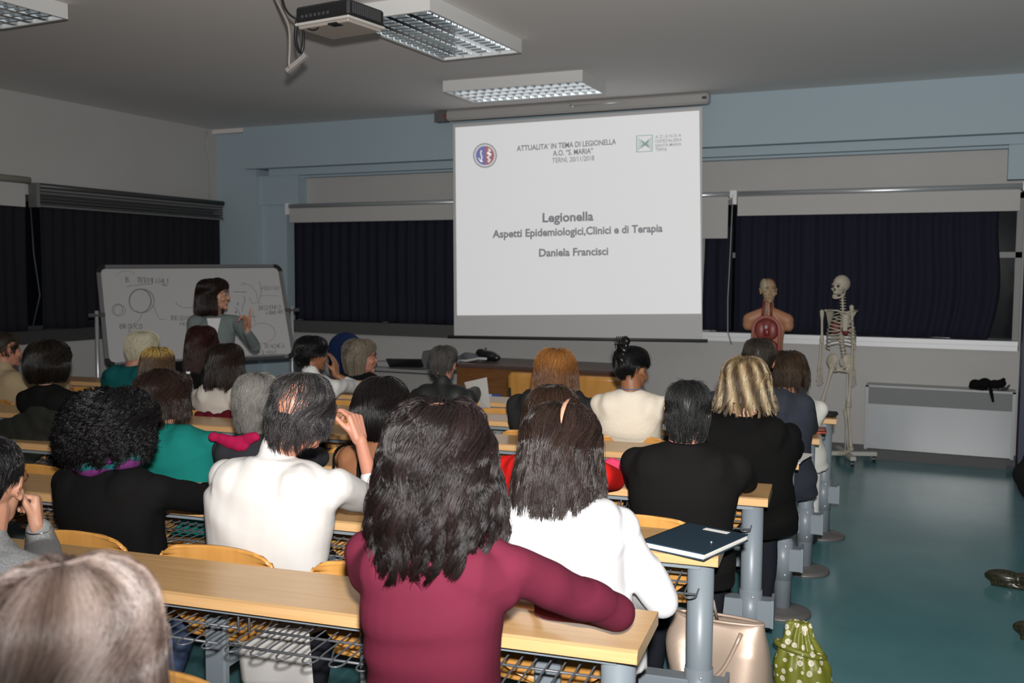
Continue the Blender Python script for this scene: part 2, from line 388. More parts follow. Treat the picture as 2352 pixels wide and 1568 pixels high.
# ---- ceiling lights
def ceiling_light(label, x0, x1, y0, y1, rz=0.0, along='y'):
    cx, cy = (x0 + x1) / 2, (y0 + y1) / 2
    t = thing('ceiling_light', label, 'ceiling light', (cx, cy, 3.215), rz, 'louvered fluorescent ceiling lights')
    hx, hy, z0, z1 = (x1 - x0) / 2, (y1 - y0) / 2, 0.0, ZC - 3.215 - .001
    M = worldm(t)
    h = MB(M); e = .02
    h.box((-hx, -hy, z0), (-hx + e, hy, z1)).box((hx - e, -hy, z0), (hx, hy, z1)).box((-hx + e, -hy, z0), (hx - e, -hy + e, z1)).box((-hx + e, hy - e, z0), (hx - e, hy, z1)).box((-hx + e, -hy + e, z1 - .01), (hx - e, hy - e, z1))
    h.build('housing', WHITEM, t)
    lv = MB(M); tb = []
    L, W = (hy, hx) if along == 'y' else (hx, hy)
    P = (lambda a, b, c: (b, a, c)) if along == 'y' else (lambda a, b, c: (a, b, c))   # a along, b across
    nl = 4; L -= e; W -= e
    for k in range(nl + 1):      # V-shaped long reflectors
        b0 = -W + 2 * W * k / nl; wd = .022 if 0 < k < nl else .012
        for a0 in (0,):
            V = [P(-L, b0 - wd, .004), P(L, b0 - wd, .004), P(-L, b0 + wd, .004), P(L, b0 + wd, .004), P(-L, b0, .055), P(L, b0, .055)]
            lv.add(V, [(0, 1, 3, 2), (0, 4, 5, 1), (2, 3, 5, 4)])
    nc = int(2 * L / .075)
    for i in range(1, nc):       # cross blades, curved tops
        a0 = -L + 2 * L * i / nc
        for k in range(nl):
            b0 = -W + 2 * W * k / nl + .02; b1 = b0 + 2 * W / nl - .04; bm = (b0 + b1) / 2
            V = []
            for (bb, zt) in ((b0, .05), ((b0 + bm) / 2, .030), (bm, .022), ((b1 + bm) / 2, .030), (b1, .05)):
                V += [P(a0 - .009, bb, .004), P(a0 + .009, bb, .004), P(a0, bb, zt)]
            F = []
            for q in range(4): F += [(q * 3, q * 3 + 1, q * 3 + 4, q * 3 + 3), (q * 3, q * 3 + 3, q * 3 + 5, q * 3 + 2), (q * 3 + 1, q * 3 + 2, q * 3 + 5, q * 3 + 4)]
            lv.add(V, F)
    lv.build('louver', CHROME, t)
    for k in range(nl):
        b0 = -W + 2 * W * (k + .5) / nl
        MB(M).tube([P(-L + .01, b0, .065), P(L - .01, b0, .065)], .011, 10).build('fluorescent_tube', TUBEM, t)
    return t
TUBEM = mat('lit_tube', (.8, .8, .8), .4, emit=(.86, .95, 1.0, TUBE))
ceiling_light('white louvered ceiling light right beside the projector', -3.58, -2.93, 5.27, 6.53, radians(-2))
ceiling_light('white louvered ceiling light lying crosswise in front of the projection screen', -4.17, -2.88, 7.66, 8.28, radians(1), 'x')
ceiling_light('white louvered ceiling light cut off by the top left corner', -5.79, -5.17, 3.30, 4.56, radians(-2))

# ---- projector
t = thing('projector', 'black and beige video projector hanging from the ceiling', 'projector', tuple(at(770, 70, Z=2.98)))
pa = [at(700, 62, Z=2.95), at(742, 97, Z=2.95), at(872, 80, Z=2.95), at(812, 40, Z=2.95)]
c_ = sum(pa) / 4; ux = (pa[2] - pa[1]) + (pa[3] - pa[0]); ux[2] = 0; hw = np.linalg.norm(ux) / 4; ux /= np.linalg.norm(ux); ang = math.atan2(ux[1], ux[0])
PM = Matrix.Translation(Vector(c_)) @ Matrix.Rotation(ang, 4, 'Z')
hd = .15; hw = max(hw, .17)
MB(PM).box((-hw, -hd, .028), (hw, hd, .115), bev=.012).build('upper_case', BLACKP, t)
MB(PM).box((-hw - .004, -hd - .004, .016), (hw + .004, hd + .004, .030), bev=.006).build('light_rim', mat('light_rim', (.6, .58, .54), .4), t)
MB(PM).box((-hw + .01, -hd + .01, .0), (hw - .01, hd - .01, .018), bev=.008).build('lower_case', mat('beige_case', (.42, .37, .33), .5), t)
MB(PM).box((.04, -hd + .005, -.004), (.10, -hd + .06, .004)).build('lamp_cover', BLACKP, t)
v_ = MB(PM)
for k in range(14): v_.box((hw + .0005, -.12 + k * .017, .045), (hw + .005, -.112 + k * .017, .10))
v_.build('ventilation_grille', DGREYP, t); v_ = MB(PM)
for k in range(7): v_.box((-.14 + k * .03, -hd - .004, .05), (-.125 + k * .03, -hd - .0005, .065))
v_.build('connector_panel', DGREYP, t)
MB(PM).tube([(.0, 0, .11), (.0, 0, .2), (0, 0, ZC - 2.951)], .018, 12).ell((0, 0, .15), (.035, .035, .03)).box((-.05, -.05, ZC - 2.97), (.05, .05, ZC - 2.952)).build('ceiling_mount', GREYP, t)
def cab(pts, Y, r, name, m, par):
    P = np.array([at(x, y, Y=Y + dy) for x, y, dy in pts]); 
    # smooth
    for _ in range(3):
        Q = [P[0]]
        for i in range(len(P) - 1): Q += [P[i] * .75 + P[i + 1] * .25, P[i] * .25 + P[i + 1] * .75]
        P = np.array(Q + [P[-1]])
    return MB().tube(P, r, 6).build(name, m, par)
cab([(625, -20, 0), (650, 30, 0), (665, 60, 0), (666, 110, 0), (663, 150, 0), (668, 160, .02), (695, 140, .03), (697, 115, .03), (694, 80, .05), (692, 60, .06)], 4.45, .008, 'cable', mat('beige_cable', (.25, .22, .20), .6), t)
cab([(645, -20, 0), (655, 25, 0), (680, 45, .02), (700, 48, .05)], 4.45, .006, 'cable', BLACKP, t)
cab([(682, 45, 0), (678, 80, 0), (682, 110, 0), (692, 125, 0), (698, 100, 0), (694, 55, 0)], 4.45, .009, 'cable', BLACKP, t)
cab([(690, 52, 0), (715, 45, 0), (745, 20, .05), (765, 12, .1)], 4.43, .006, 'cable', GREYP, t)
cab([(700, 60, 0), (715, 70, 0), (732, 66, 0), (735, 50, 0)], 4.43, .004, 'cable', BLACKP, t)
MB().box((-.075, -.012, -.012), (.075, .012, .012), M=Matrix.Translation(Vector(at(682, 145, Y=4.47))) @ Matrix.Rotation(radians(-30), 4, 'Y')).build('cable_adapter', mat('adapter_grey', (.3, .28, .27), .5), t)

# ---- projection screen with the projected slide
SY = 9.06
t = thing('projection_screen', 'large pull-down projection screen showing a lecture title slide', 'projection screen', tuple(at(1328, 240, Y=SY)))
A0, B0 = at(1040, 278, Y=SY), at(1615, 240, Y=SY)
def lerp(a, b, t): return a + (b - a) * t
hz = (A0[2] + B0[2]) / 2 + .05
MB().box((A0[0] - .06, SY - .06, hz - .05), (B0[0] + .06, SY + .06, hz + .055), bev=.02).build('screen_housing', mat('housing_grey', (.42, .41, .40), .5), t)
MB().box((A0[0] - .19, SY - .05, hz - .055), (A0[0] - .062, SY + .05, hz + .045)).build('motor_box', mat('motor_grey', (.13, .13, .13), .5), t)
MB().box((A0[0] - .085, SY - .058, hz - .03), (A0[0] - .07, SY - .051, hz + .02)).build('red_switch', mat('switch_red', (.45, .02, .02), .5), t)
MB().box((B0[0] + .005, SY - .066, hz - .01), (B0[0] + .045, SY - .061, hz + .015)).build('end_slot', DGREYP, t)
MB().box((A0[0] + .3, SY - .01, hz + .055), (A0[0] + .34, SY + .01, ZC)).box((B0[0] - .34, SY - .01, hz + .055), (B0[0] - .3, SY + .01, ZC)).build('hanger', ALU, t)
TL, TR, BL, BR = at(1040, 285, Y=SY), at(1613, 245, Y=SY), at(1043, 771, Y=SY), at(1613, 779, Y=SY)
def quad(mb, p, y0=0, th=.002):
    p = [np.array(q) + np.array([0, y0, 0]) for q in p]; b = [q + np.array([0, th, 0]) for q in p]
    return mb.add(p + b, [(0, 1, 2, 3), (7, 6, 5, 4), (0, 4, 5, 1), (1, 5, 6, 2), (2, 6, 7, 3), (3, 7, 4, 0)])
SCRM = mat('screen_fabric', (.62, .62, .62), .8)
quad(MB(), [TL, TR, BR, BL]).build('screen_fabric', SCRM, t)
MB().tube([BL + [-.07, 0, -.01], BR + [.05, 0, -.01]], .014, 10).build('bottom_bar', DGREYP, t)
slm = mat('projected_light', (.62, .62, .62), .8, emit=(.98, .98, 1.0, .40))
sl = quad(MB(), [at(1046, 293, Y=SY), at(1606, 254, Y=SY), at(1611, 720, Y=SY), at(1050, 724, Y=SY)], -.003, .001).build('projected_slide', slm, t)
tg = mat('projected_grey_text', (.30, .30, .32), .8, emit=(.5, .5, .55, .11)); tl = mat('projected_pale_grey', (.34, .35, .36), .8, emit=(.6, .62, .64, .20))
tgr = mat('projected_green', (.28, .40, .36), .8, emit=(.30, .42, .38, .35)); tb = mat('projected_blue', (.2, .2, .45), .8, emit=(.2, .22, .5, .38)); trd = mat('projected_red', (.45, .18, .2), .8, emit=(.45, .17, .2, .38)); tw = mat('projected_white', (.62, .62, .62), .8, emit=(1, 1, 1, .42))
def text_mesh(s, bold=.0, size=1, space=1.0):
    cu_ = bpy.data.curves.new('t', 'FONT'); cu_.body = s; cu_.size = size; cu_.offset = bold; cu_.resolution_u = 3; cu_.space_character = space
    o = bpy.data.objects.new('t', cu_); C.objects.link(o); dg = bpy.context.evaluated_depsgraph_get(); me = bpy.data.meshes.new_from_object(o.evaluated_get(dg), depsgraph=dg)
    V = np.array([v.co[:] for v in me.vertices]); F = [tuple(p.vertices) for p in me.polygons]
    bpy.data.objects.remove(o); bpy.data.curves.remove(cu_); bpy.data.meshes.remove(me); return V, F
CAPH = None
def slide_text(s, x0, y0, x1, y1, cap, m, bold=.014, space=1.0):
    V, F = text_mesh(s, bold, space=space); H_, _ = text_mesh('E', 0); ch = H_[:, 1].max()
    xm, xM = V[:, 0].min(), V[:, 0].max(); W = []
    for v in V:
        u = (v[0] - xm) / (xM - xm); W.append(at(x0 + (x1 - x0) * u, y0 + (y1 - y0) * u - v[1] / ch * cap, Y=SY - .005))
    return MB().add(W, F).build('slide_text', m, sl, label='projected line reading ' + s)
slide_text('ATTUALITA’ IN TEMA DI LEGIONELLA', 1187, 347, 1415, 331, 12, tg, .022)
slide_text('A.O. “S. MARIA”', 1270, 358, 1362, 352, 12, tg, .022)
slide_text('TERNI, 20/11/2018', 1268, 374, 1365, 368, 11, tl, .022)
slide_text('Legionella', 1246, 510, 1363, 506, 20, tg, .03)
slide_text('Aspetti Epidemiologici,Clinici e di Terapia', 1131, 546, 1522, 532, 17, tg, .03)
slide_text('Daniela Francisci', 1238, 589, 1397, 585, 17, tg, .03)
slide_text('A Z I E N D A', 1505, 318, 1565, 314, 7, tl); slide_text('OSPEDALIERA', 1505, 328, 1566, 324, 7, tl)
slide_text('SANTA MARIA', 1505, 338, 1565, 334, 7, tl); slide_text('TERNI', 1505, 347, 1531, 346, 7, tl)
def slp(x, y): return at(x, y, Y=SY - .0045)
def disc(cx, cy, r0, r1, a0, a1, m, nm, dy=0, seg=40):
    V = []; F = []
    for i in range(seg + 1):
        a = radians(a0 + (a1 - a0) * i / seg)
        for r in (r0, r1): V.append(slp(cx + r * cos(a), cy - r * 1.04 * sin(a)) + [0, dy, 0])
    F = [(2 * i, 2 * i + 1, 2 * i + 3, 2 * i + 2) for i in range(seg)]
    return MB().add(V, F).build(nm, m, sl)
disc(1114, 357, 24.5, 27.5, 0, 360, tl, 'emblem_ring'); disc(1114, 357, .1, 21, 90, 270, tb, 'emblem_half'); disc(1114, 357, .1, 21, -90, 90, trd, 'emblem_half')
k_ = MB()
for i in range(36):
    a = 2 * pi * i / 36; k_.add([slp(1114 + r * cos(a + d), 357 - r * 1.04 * sin(a + d)) + [0, -.0002, 0] for r, d in ((21.6, -.03), (23.8, -.03), (23.8, .04), (21.6, .04))], [(0, 1, 2, 3)])
k_.build('emblem_lettering', tl, sl)
def ribbon(mb, pts, w_, proj, dy=-.0004):
    P = np.array(pts, float); T = np.gradient(P, axis=0); T /= np.linalg.norm(T, axis=1)[:, None] + 1e-9; N = np.stack([-T[:, 1], T[:, 0]], 1)
    V = []
    for p, n in zip(P, N): V += [proj(*(p + n * w_)), proj(*(p - n * w_))]
    V = np.array(V) + np.array([0, dy, 0]); mb.add(V, [(2 * i, 2 * i + 1, 2 * i + 3, 2 * i + 2) for i in range(len(P) - 1)])
e_ = MB(); ribbon(e_, [(1122, 342), (1126, 346), (1121, 350), (1126, 356), (1120, 361), (1125, 367), (1121, 372)], 2.6, slp); ribbon(e_, [(1118, 352), (1129, 354)], 1.5, slp)
ribbon(e_, [(1106, 345), (1104, 352), (1107, 360), (1105, 372)], 1.6, slp); ribbon(e_, [(1099, 362), (1103, 369), (1109, 371)], 1.4, slp); e_.build('emblem_figures', tw, sl)
g_ = MB()
for a, b in (((1462, 312), (1499, 310)), ((1499, 310), (1498, 347)), ((1498, 347), (1462, 349)), ((1462, 349), (1462, 312))): ribbon(g_, [a, b], .8, slp)
g_.add([slp(*p) for p in ((1472, 320), (1481, 327), (1491, 319), (1487, 330), (1492, 340), (1481, 334), (1472, 341), (1476, 330))], [(0, 1, 7), (1, 2, 3), (3, 4, 5), (5, 6, 7), (1, 3, 5, 7)])
for i in range(9):
    y = 315 + i * 4; ribbon(g_, [(1463, y), (1474, 324 + i * 1.6)], .5, slp); ribbon(g_, [(1498, y - 1), (1488, 323 + i * 1.6)], .5, slp)
g_.build('emblem_square', tgr, sl)
MB().tube([at(1310, 241, Y=SY - .07), at(1318, 246, Y=SY - .08)], .012, 8).tube([at(1316, 243, Y=SY - .08), at(1440, 234, Y=SY - .08)], .007, 6).build('pull_rod', ALU, t)

# ---- whiteboard
wTL, wTR, wBL = at(228, 615, D=9.0), at(640, 613, D=9.8), at(262, 835, D=8.70)
ex = wTR - wTL; WW = np.linalg.norm(ex); ex = ex / WW; ey = wBL - wTL; ey = ey - ex * (ey @ ex); WH = np.linalg.norm(ey); ey /= WH; ez = np.cross(ex, ey) * -1
if ez @ (CP - wTL) < 0: ez = -ez
t = thing('whiteboard', 'tilted whiteboard on an aluminium stand, covered in handwriting', 'whiteboard', (*(wTL + ex * WW / 2 + ey * WH)[:2], 0))
WM = Matrix(((ex[0], -ey[0], ez[0], wTL[0]), (ex[1], -ey[1], ez[1], wTL[1]), (ex[2], -ey[2], ez[2], wTL[2]), (0, 0, 0, 1)))
MB(WM).box((.01, -WH + .01, -.02), (WW - .01, -.01, 0)).build('writing_surface', mat('whiteboard_enamel', (.47, .47, .47), .35), t)
f_ = MB(WM)
f_.box((.05, -.005, -.024), (WW - .05, .028, .006)).box((.05, -WH - .028, -.024), (WW - .05, -WH + .008, .006)).box((-.028, -WH + .04, -.024), (.008, -.04, .006)).box((WW - .008, -WH + .04, -.024), (WW + .028, -.04, .006))
f_.build('frame', mat('board_frame', (.20, .20, .21), .4, metal=.4), t)
for cx, cy, a0 in ((.05, -.05, 90), (WW - .05, -.05, 0), (.05, -WH + .05, 180), (WW - .05, -WH + .05, 270)):
    c_ = MB(WM); ar = [radians(a0 + k * 15) for k in range(7)]; P = [(cx + .08 * cos(a), cy + .08 * sin(a)) for a in ar] + [(cx + .038 * cos(a), cy + .038 * sin(a)) for a in ar[::-1]]
    n = len(P); c_.add([(x, y, -.026) for x, y in P] + [(x, y, .008) for x, y in P], [tuple(range(n)), tuple(range(2 * n - 1, n - 1, -1))] + [(i, (i + 1) % n, n + (i + 1) % n, n + i) for i in range(n)])
    c_.build('corner_cap', BLACKP, t)
MB(WM).box((.1, -WH - .03, 0), (WW - .1, -WH - .012, .07)).build('pen_tray', mat('tray_grey', (.22, .22, .23), .4), t)
mid = wTL + ey * WH * .5
for k, q in ((0, mid - ex * .06), (1, mid + ex * (WW + .06))):
    s_ = MB(); z1 = q[2] + .04; N2 = np.array([ez[0], ez[1], 0]); N2 /= np.linalg.norm(N2)
    s_.tube([(q[0], q[1], .04), (q[0], q[1], z1)], .018, 10)
    a, b_ = q + N2 * .32, q - N2 * .32
    s_.tube([(a[0], a[1], .045), (b_[0], b_[1], .045)], .018, 8); lg = s_.build('stand_leg', ALU, t)
    for c2 in (a, b_): MB().ell((c2[0], c2[1], .022), (.022, .022, .022), nu=10, nv=6).build('caster', BLACKP, lg)
    MB().cyl(q - ex * .07, q + ex * .07, .02, 10).build('pivot_knob', DGREYP, t)
# handwriting, as real pen strokes lying on the board
LET = {'A': [[(0, 0), (.4, 1), (.8, 0)], [(.15, .4), (.65, .4)]], 'B': [[(0, 0), (0, 1), (.5, .9), (.5, .6), (0, .5), (.6, .4), (.6, .1), (0, 0)]], 'C': [[(.6, .85), (.3, 1), (0, .6), (0, .3), (.3, 0), (.6, .15)]],
       'E': [[(.6, 1), (0, 1), (0, 0), (.6, 0)], [(0, .5), (.45, .5)]], 'F': [[(.6, 1), (0, 1), (0, 0)], [(0, .5), (.45, .5)]], 'H': [[(0, 0), (0, 1)], [(.6, 0), (.6, 1)], [(0, .5), (.6, .5)]], 'I': [[(.1, 0), (.1, 1)]],
       'L': [[(0, 1), (0, 0), (.5, 0)]], 'M': [[(0, 0), (.1, 1), (.4, .3), (.7, 1), (.8, 0)]], 'N': [[(0, 0), (0, 1), (.6, 0), (.6, 1)]], 'O': [[(.3, 1), (0, .6), (.1, .1), (.4, 0), (.65, .4), (.55, .9), (.3, 1)]],
       'P': [[(0, 0), (0, 1), (.5, .95), (.55, .6), (0, .5)]], 'R': [[(0, 0), (0, 1), (.5, .95), (.5, .6), (0, .5), (.6, 0)]], 'S': [[(.55, .9), (.2, 1), (.05, .7), (.5, .4), (.4, .05), (0, .1)]], 'T': [[(0, 1), (.7, 1)], [(.35, 1), (.3, 0)]],
       'U': [[(0, 1), (.05, .1), (.4, 0), (.6, .3), (.6, 1)]], 'X': [[(0, 0), (.6, 1)], [(0, 1), (.6, 0)]], 'V': [[(0, 1), (.3, 0), (.6, 1)]], '.': [[(.1, 0), (.2, .05)]], '-': [[(0, .4), (.4, .4)]], ' ': []}
wr = np.random.default_rng(3)
def wpx(x, y):   # pixel of the photograph -> board plane
    d = ray(x, y); k = (ez @ (wTL - CP)) / (ez @ d); return CP + d * k + ez * .0015
def wribbon(mb, pts, w_):
    P = [wpx(*p) for p in pts]; mb.tube(P, w_, 4)
def write(mb, s, x, y, h, slope=0, w_=.0017, sp=.8):
    for ch in s:
        for st in LET.get(ch, []):
            P = [(x + a * h * .9 + wr.normal(0, .3), y + slope * (a * h) - b * h + wr.normal(0, .3)) for a, b in st]; wribbon(mb, P, w_)
        x += h * sp; y += slope * h * sp
INK = mat('grey_marker_ink', (.15, .15, .16), .6); INKR = mat('red_marker_ink', (.27, .15, .15), .6); INKP = mat('faded_marker_ink', (.30, .30, .31), .6)
k_ = MB(); write(k_, 'B. TERMINALI', 289, 648, 12, .04, .003, .72); wribbon(k_, [(291, 658), (320, 654), (350, 652)], .002); wribbon(k_, [(371, 654), (384, 656)], .0035)
cir = lambda cx, cy, rx, ry, a0=0, a1=360, n=30: [(cx + rx * cos(radians(a0 + (a1 - a0) * i / n)), cy + ry * sin(radians(a0 + (a1 - a0) * i / n))) for i in range(n + 1)]
wribbon(k_, cir(322, 691, 25, 27), .0045); wribbon(k_, cir(327, 691, 27, 27, -90, 120), .003); wribbon(k_, cir(270, 711, 12, 13), .0025); wribbon(k_, cir(275, 713, 13, 13), .002)
wribbon(k_, [(352, 700), (358, 715), (363, 728), (370, 734), (381, 733)], .002); wribbon(k_, [(326, 720), (322, 732), (310, 742), (305, 745)], .002)
write(k_, 'BRONCO', 276, 754, 11, .03, .003); write(k_, 'P', 296, 765, 8, 0, .002); write(k_, 'BRONCO-', 394, 735, 11, .03, .0025); write(k_, 'PRIM', 414, 748, 8, 0, .002)
k_.build('handwriting', INK, t, label='dark marker writing')
k_ = MB(); write(k_, 'PERIFERI', 602, 667, 9, -.02, .0018, .6); write(k_, 'BRONCHIO', 595, 712, 10, -.04, .0025, .62); write(k_, 'LOBULARE', 612, 722, 7, -.08, .0025, .7); write(k_, 'TRACHEA', 606, 800, 10, -.02, .0025, .68); write(k_, 'POLMONE', 593, 815, 9, -.04, .002, .72)
wribbon(k_, [(596, 680), (620, 678), (640, 680)], .0015); wribbon(k_, [(536, 670), (566, 671)], .003); wribbon(k_, [(536, 728), (590, 727)], .002)
k_.build('handwriting', mat('mid_marker_ink', (.22, .21, .21), .6), t, label='smaller marker notes')
k_ = MB(); wribbon(k_, [(596, 646), (600, 670), (596, 690)], .0018); wribbon(k_, [(558, 650), (575, 655), (588, 670), (592, 688), (596, 700)], .0018); wribbon(k_, [(560, 680), (563, 690), (558, 702), (556, 715)], .0025); wribbon(k_, [(572, 683), (580, 697), (592, 694)], .0018)
wribbon(k_, [(540, 706), (548, 714), (553, 728)], .0025); wribbon(k_, cir(546, 698, 2, 3), .0025); wribbon(k_, cir(542, 717, 2, 2), .0035); wribbon(k_, cir(430, 686, 28, 21, 20, 160), .002); wribbon(k_, cir(290, 640, 24, 18, 200, 320), .0015); wribbon(k_, [(581, 715), (586, 742)], .0015); wribbon(k_, cir(557, 653, 4, 3), .0012)
k_.build('diagram', INK, t, label='branching diagram strokes')
k_ = MB(); wribbon(k_, cir(602, 765, 30, 23), .002); wribbon(k_, [(600, 790), (598, 797), (603, 805)], .0015); k_.build('diagram', INKR, t, label='reddish oval')

# ---- radiator, fan-coil unit under the right-hand window
t = thing('radiator', 'low white metal radiator unit under the window behind the skeleton', 'radiator', (-.13, 9.3, 0))
x0, x1, y0, y1 = -.73, .465, 9.22, 9.455
MB().box((x0, y0, .09), (x0 + .025, y1, .665)).box((x1 - .025, y0, .09), (x1, y1, .665)).box((x0, y0, .65), (x1, y1, .668)).box((x0 + .02, y0 + .06, .09), (x1 - .02, y1, .64)).build('cabinet', mat('radiator_enamel', (.40, .41, .42), .4), t)
MB().box((x0 + .025, y0 + .012, .50), (x1 - .025, y0 + .05, .648)).build('air_outlet', mat('outlet_grey', (.16, .165, .17), .5), t)
MB().box((x0 + .02, y0 + .002, .10), (x1 - .02, y0 + .02, .50)).build('front_panel', mat('panel_satin', (.42, .44, .46), .28, spec=.6, bump=2, bdist=.01), t)
MB().box((x0 + .05, y0 + .03, 0), (x1 - .05, y1 - .02, .09)).build('plinth', DGREYP, t)
k_ = MB(); r_ = np.random.default_rng(5)
for (x, y, r) in ((2240, 882, .055), (2262, 880, .06), (2285, 882, .05), (2300, 880, .045), (2305, 871, .02), (2232, 887, .03)): k_.ell(at(x, y, Y=9.3), (r * .9, r * .6, r * .8))
k_.capsule(at(2275, 893, Y=9.21), at(2281, 922, Y=9.20), .018, .012).ell(at(2255, 893, Y=9.25), (.05, .04, .02))
tag(k_.remesh('shoulder_bag', cloth('black_bag_cloth', (.006, .006, .007)), None, .008, 3), 'small limp black bag lying on top of the radiator', 'bag')
tag(MB().capsule(at(2295, 893, Y=9.33), at(2312, 892, Y=9.33), .016, .012).capsule(at(2312, 892, Y=9.33), at(2318, 885, Y=9.33), .012, .008).build('strap', BLACKP), 'short black strap piece beside the bag on the radiator', 'strap')
# dark bag at the right edge
k_ = MB(); bc = at(2375, 1115, Y=6.9)
for dx, dy, dz, r in ((0, 0, 0, .13), (.05, .03, .1, .12), (-.02, 0, -.12, .12), (.1, .05, -.05, .16), (.1, .05, -.28, .15), (.12, 0, -.5, .15)): k_.ell(bc + [dx, dy, dz], (r, r * .8, r))
k_.box(tuple(bc + [0.0, -.1, -bc[2] + .0]), tuple(bc + [.24, .14, -.3]))

# ---- teacher's desk, side table
t = thing('teacher_desk', 'long brown wooden teacher desk in front of the projection screen', 'desk', (-3.5, 8.35, 0), radians(0))
dx0, dx1, dy = at(1050, 845, Y=8.3)[0], at(1415, 840, Y=8.3)[0], 8.3
MB().box((dx0 - .03, dy - .03, .74), (dx1 + .05, dy + .75, .775), bev=.006).build('desk_top', mat('desk_dark_top', (.10, .065, .055), .3), t)
MB().box((dx0, dy, .03), (dx1, dy + .025, .74)).build('modesty_panel', BROWNW, t)
MB().box((dx0, dy + .03, 0), (dx0 + .03, dy + .7, .74)).build('side_panel', BROWNW, t); MB().box((dx1 - .03, dy + .03, 0), (dx1, dy + .7, .74)).build('side_panel', BROWNW, t)
tx1 = dx0 - .06; tx0 = tx1 - 1.25
t = thing('side_table', 'grey computer table beside the brown teacher desk', 'table', ((tx0 + tx1) / 2, 8.4, 0))
MB().box((tx0, 8.15, .68), (tx1, 8.85, .705)).build('table_top', GREYP, t)
for x in (tx0 + .04, tx1 - .04):
    for y in (8.19, 8.81): MB().box((x - .02, y - .02, 0), (x + .02, y + .02, .68)).build('leg', DGREYP, t)
MB().box((tx0 + .06, 8.2, .25), (tx1 - .06, 8.21, .66)).build('modesty_panel', mat('table_panel', (.33, .32, .31), .5), t)
q = at(940, 853, Y=8.35); q[2] = .705
t = thing('laptop', 'open dark laptop on the grey table', 'laptop', tuple(q), radians(200))
M = worldm(t); MB(M).box((-.17, -.12, 0), (.17, .12, .018), bev=.004).build('keyboard_base', DGREYP, t)
MB(M @ Matrix.Translation((0, .12, .018)) @ Matrix.Rotation(radians(-62), 4, 'X')).box((-.17, 0, 0), (.17, .01, .2)).build('screen_lid', BLACKP, t)
q = at(905, 850, Y=8.3); q[2] = .705
tag(MB(Matrix.Translation(Vector(q))).box((-.2, -.02, 0), (.2, .12, .05), bev=.006).build('document_tray', mat('tray_pale', (.35, .35, .36), .5)), 'flat pale grey device on the table by the pillar side', 'device')
q = at(985, 838, Y=8.35); q[2] = .705
tag(MB(Matrix.Translation(Vector(q)) @ Matrix.Rotation(radians(12), 4, 'Y')).box((-.06, -.08, -.0), (.03, .08, .17), bev=.008).build('telephone', mat('phone_grey', (.12, .12, .125), .4)), 'dark grey upright desk phone behind the grey-haired man', 'telephone')
q = at(1078, 822, Y=8.55); q[2] = .778
k_ = MB(); k_.ell(q + [0, 0, .04], (.09, .07, .045)).ell(q + [-.06, 0, .03], (.06, .05, .035)).ell(q + [.05, .02, .025], (.06, .05, .03))
tag(k_.remesh('crumpled_cloth', mat('slate_cloth', (.10, .11, .12), .8), None, .01, 2, fold_fn(1, .006, 60)), 'crumpled slate grey cloth on the teacher desk', 'cloth')
q = at(1090, 828, Y=8.42)
P = [at(x, y, Y=8.42) for x, y in ((1055, 830), (1070, 831), (1085, 826), (1100, 823), (1118, 824))]
for p in P: p[2] = max(p[2], .79)
tag(MB().tube(P, .012, 8).build('cable', mat('white_cable', (.55, .55, .54), .5)), 'thick white cable lying on the teacher desk', 'cable')
t = thing('handbag', 'small glossy black handbag on the teacher desk', 'bag', tuple(at(1120, 822, Y=8.6)))
q = at(1120, 826, Y=8.6); q[2] = .776
k_ = MB(); k_.ell(q + [0, 0, .055], (.11, .05, .055)).ell(q + [-.07, 0, .075], (.06, .04, .05)).ell(q + [.07, 0, .04], (.07, .04, .04)); k_.remesh('pouch', mat('black_leather', (.01, .01, .011), .3), t, .008, 2)
MB().ell(q + [-.015, -.01, .125], (.008, .008, .015)).build('clasp', BLACKP, t)
q = at(795, 835, Y=8.0)
t = thing('office_chair', 'dark blue rounded chair back behind the ponytailed woman', 'chair', (q[0], q[1], 0))
k_ = MB(); k_.ell((q[0], q[1], .86), (.22, .045, .20)).ell((q[0], q[1], .72), (.21, .045, .14)); k_.remesh('backrest', mat('blue_plastic', (.008, .022, .09), .5), t, .012, 3)
MB().ell((q[0], q[1] + .2, .46), (.22, .22, .04)).build('seat', mat('blue_seat', (.008, .022, .09), .6), t)
MB().cyl((q[0], q[1] + .2, .06), (q[0], q[1] + .2, .44), .025).tube([(q[0], q[1] + .02, .44), (q[0], q[1] - .02, .6), (q[0], q[1], .75)], .02, 8).build('column', BLACKP, t)
for k in range(5):
    a = 2 * pi * k / 5; MB().tube([(q[0], q[1] + .2, .08), (q[0] + .26 * cos(a), q[1] + .2 + .26 * sin(a), .045)], .018, 8).ell((q[0] + .26 * cos(a), q[1] + .2 + .26 * sin(a), .025), .025, nu=10, nv=6).build('leg', BLACKP, t)

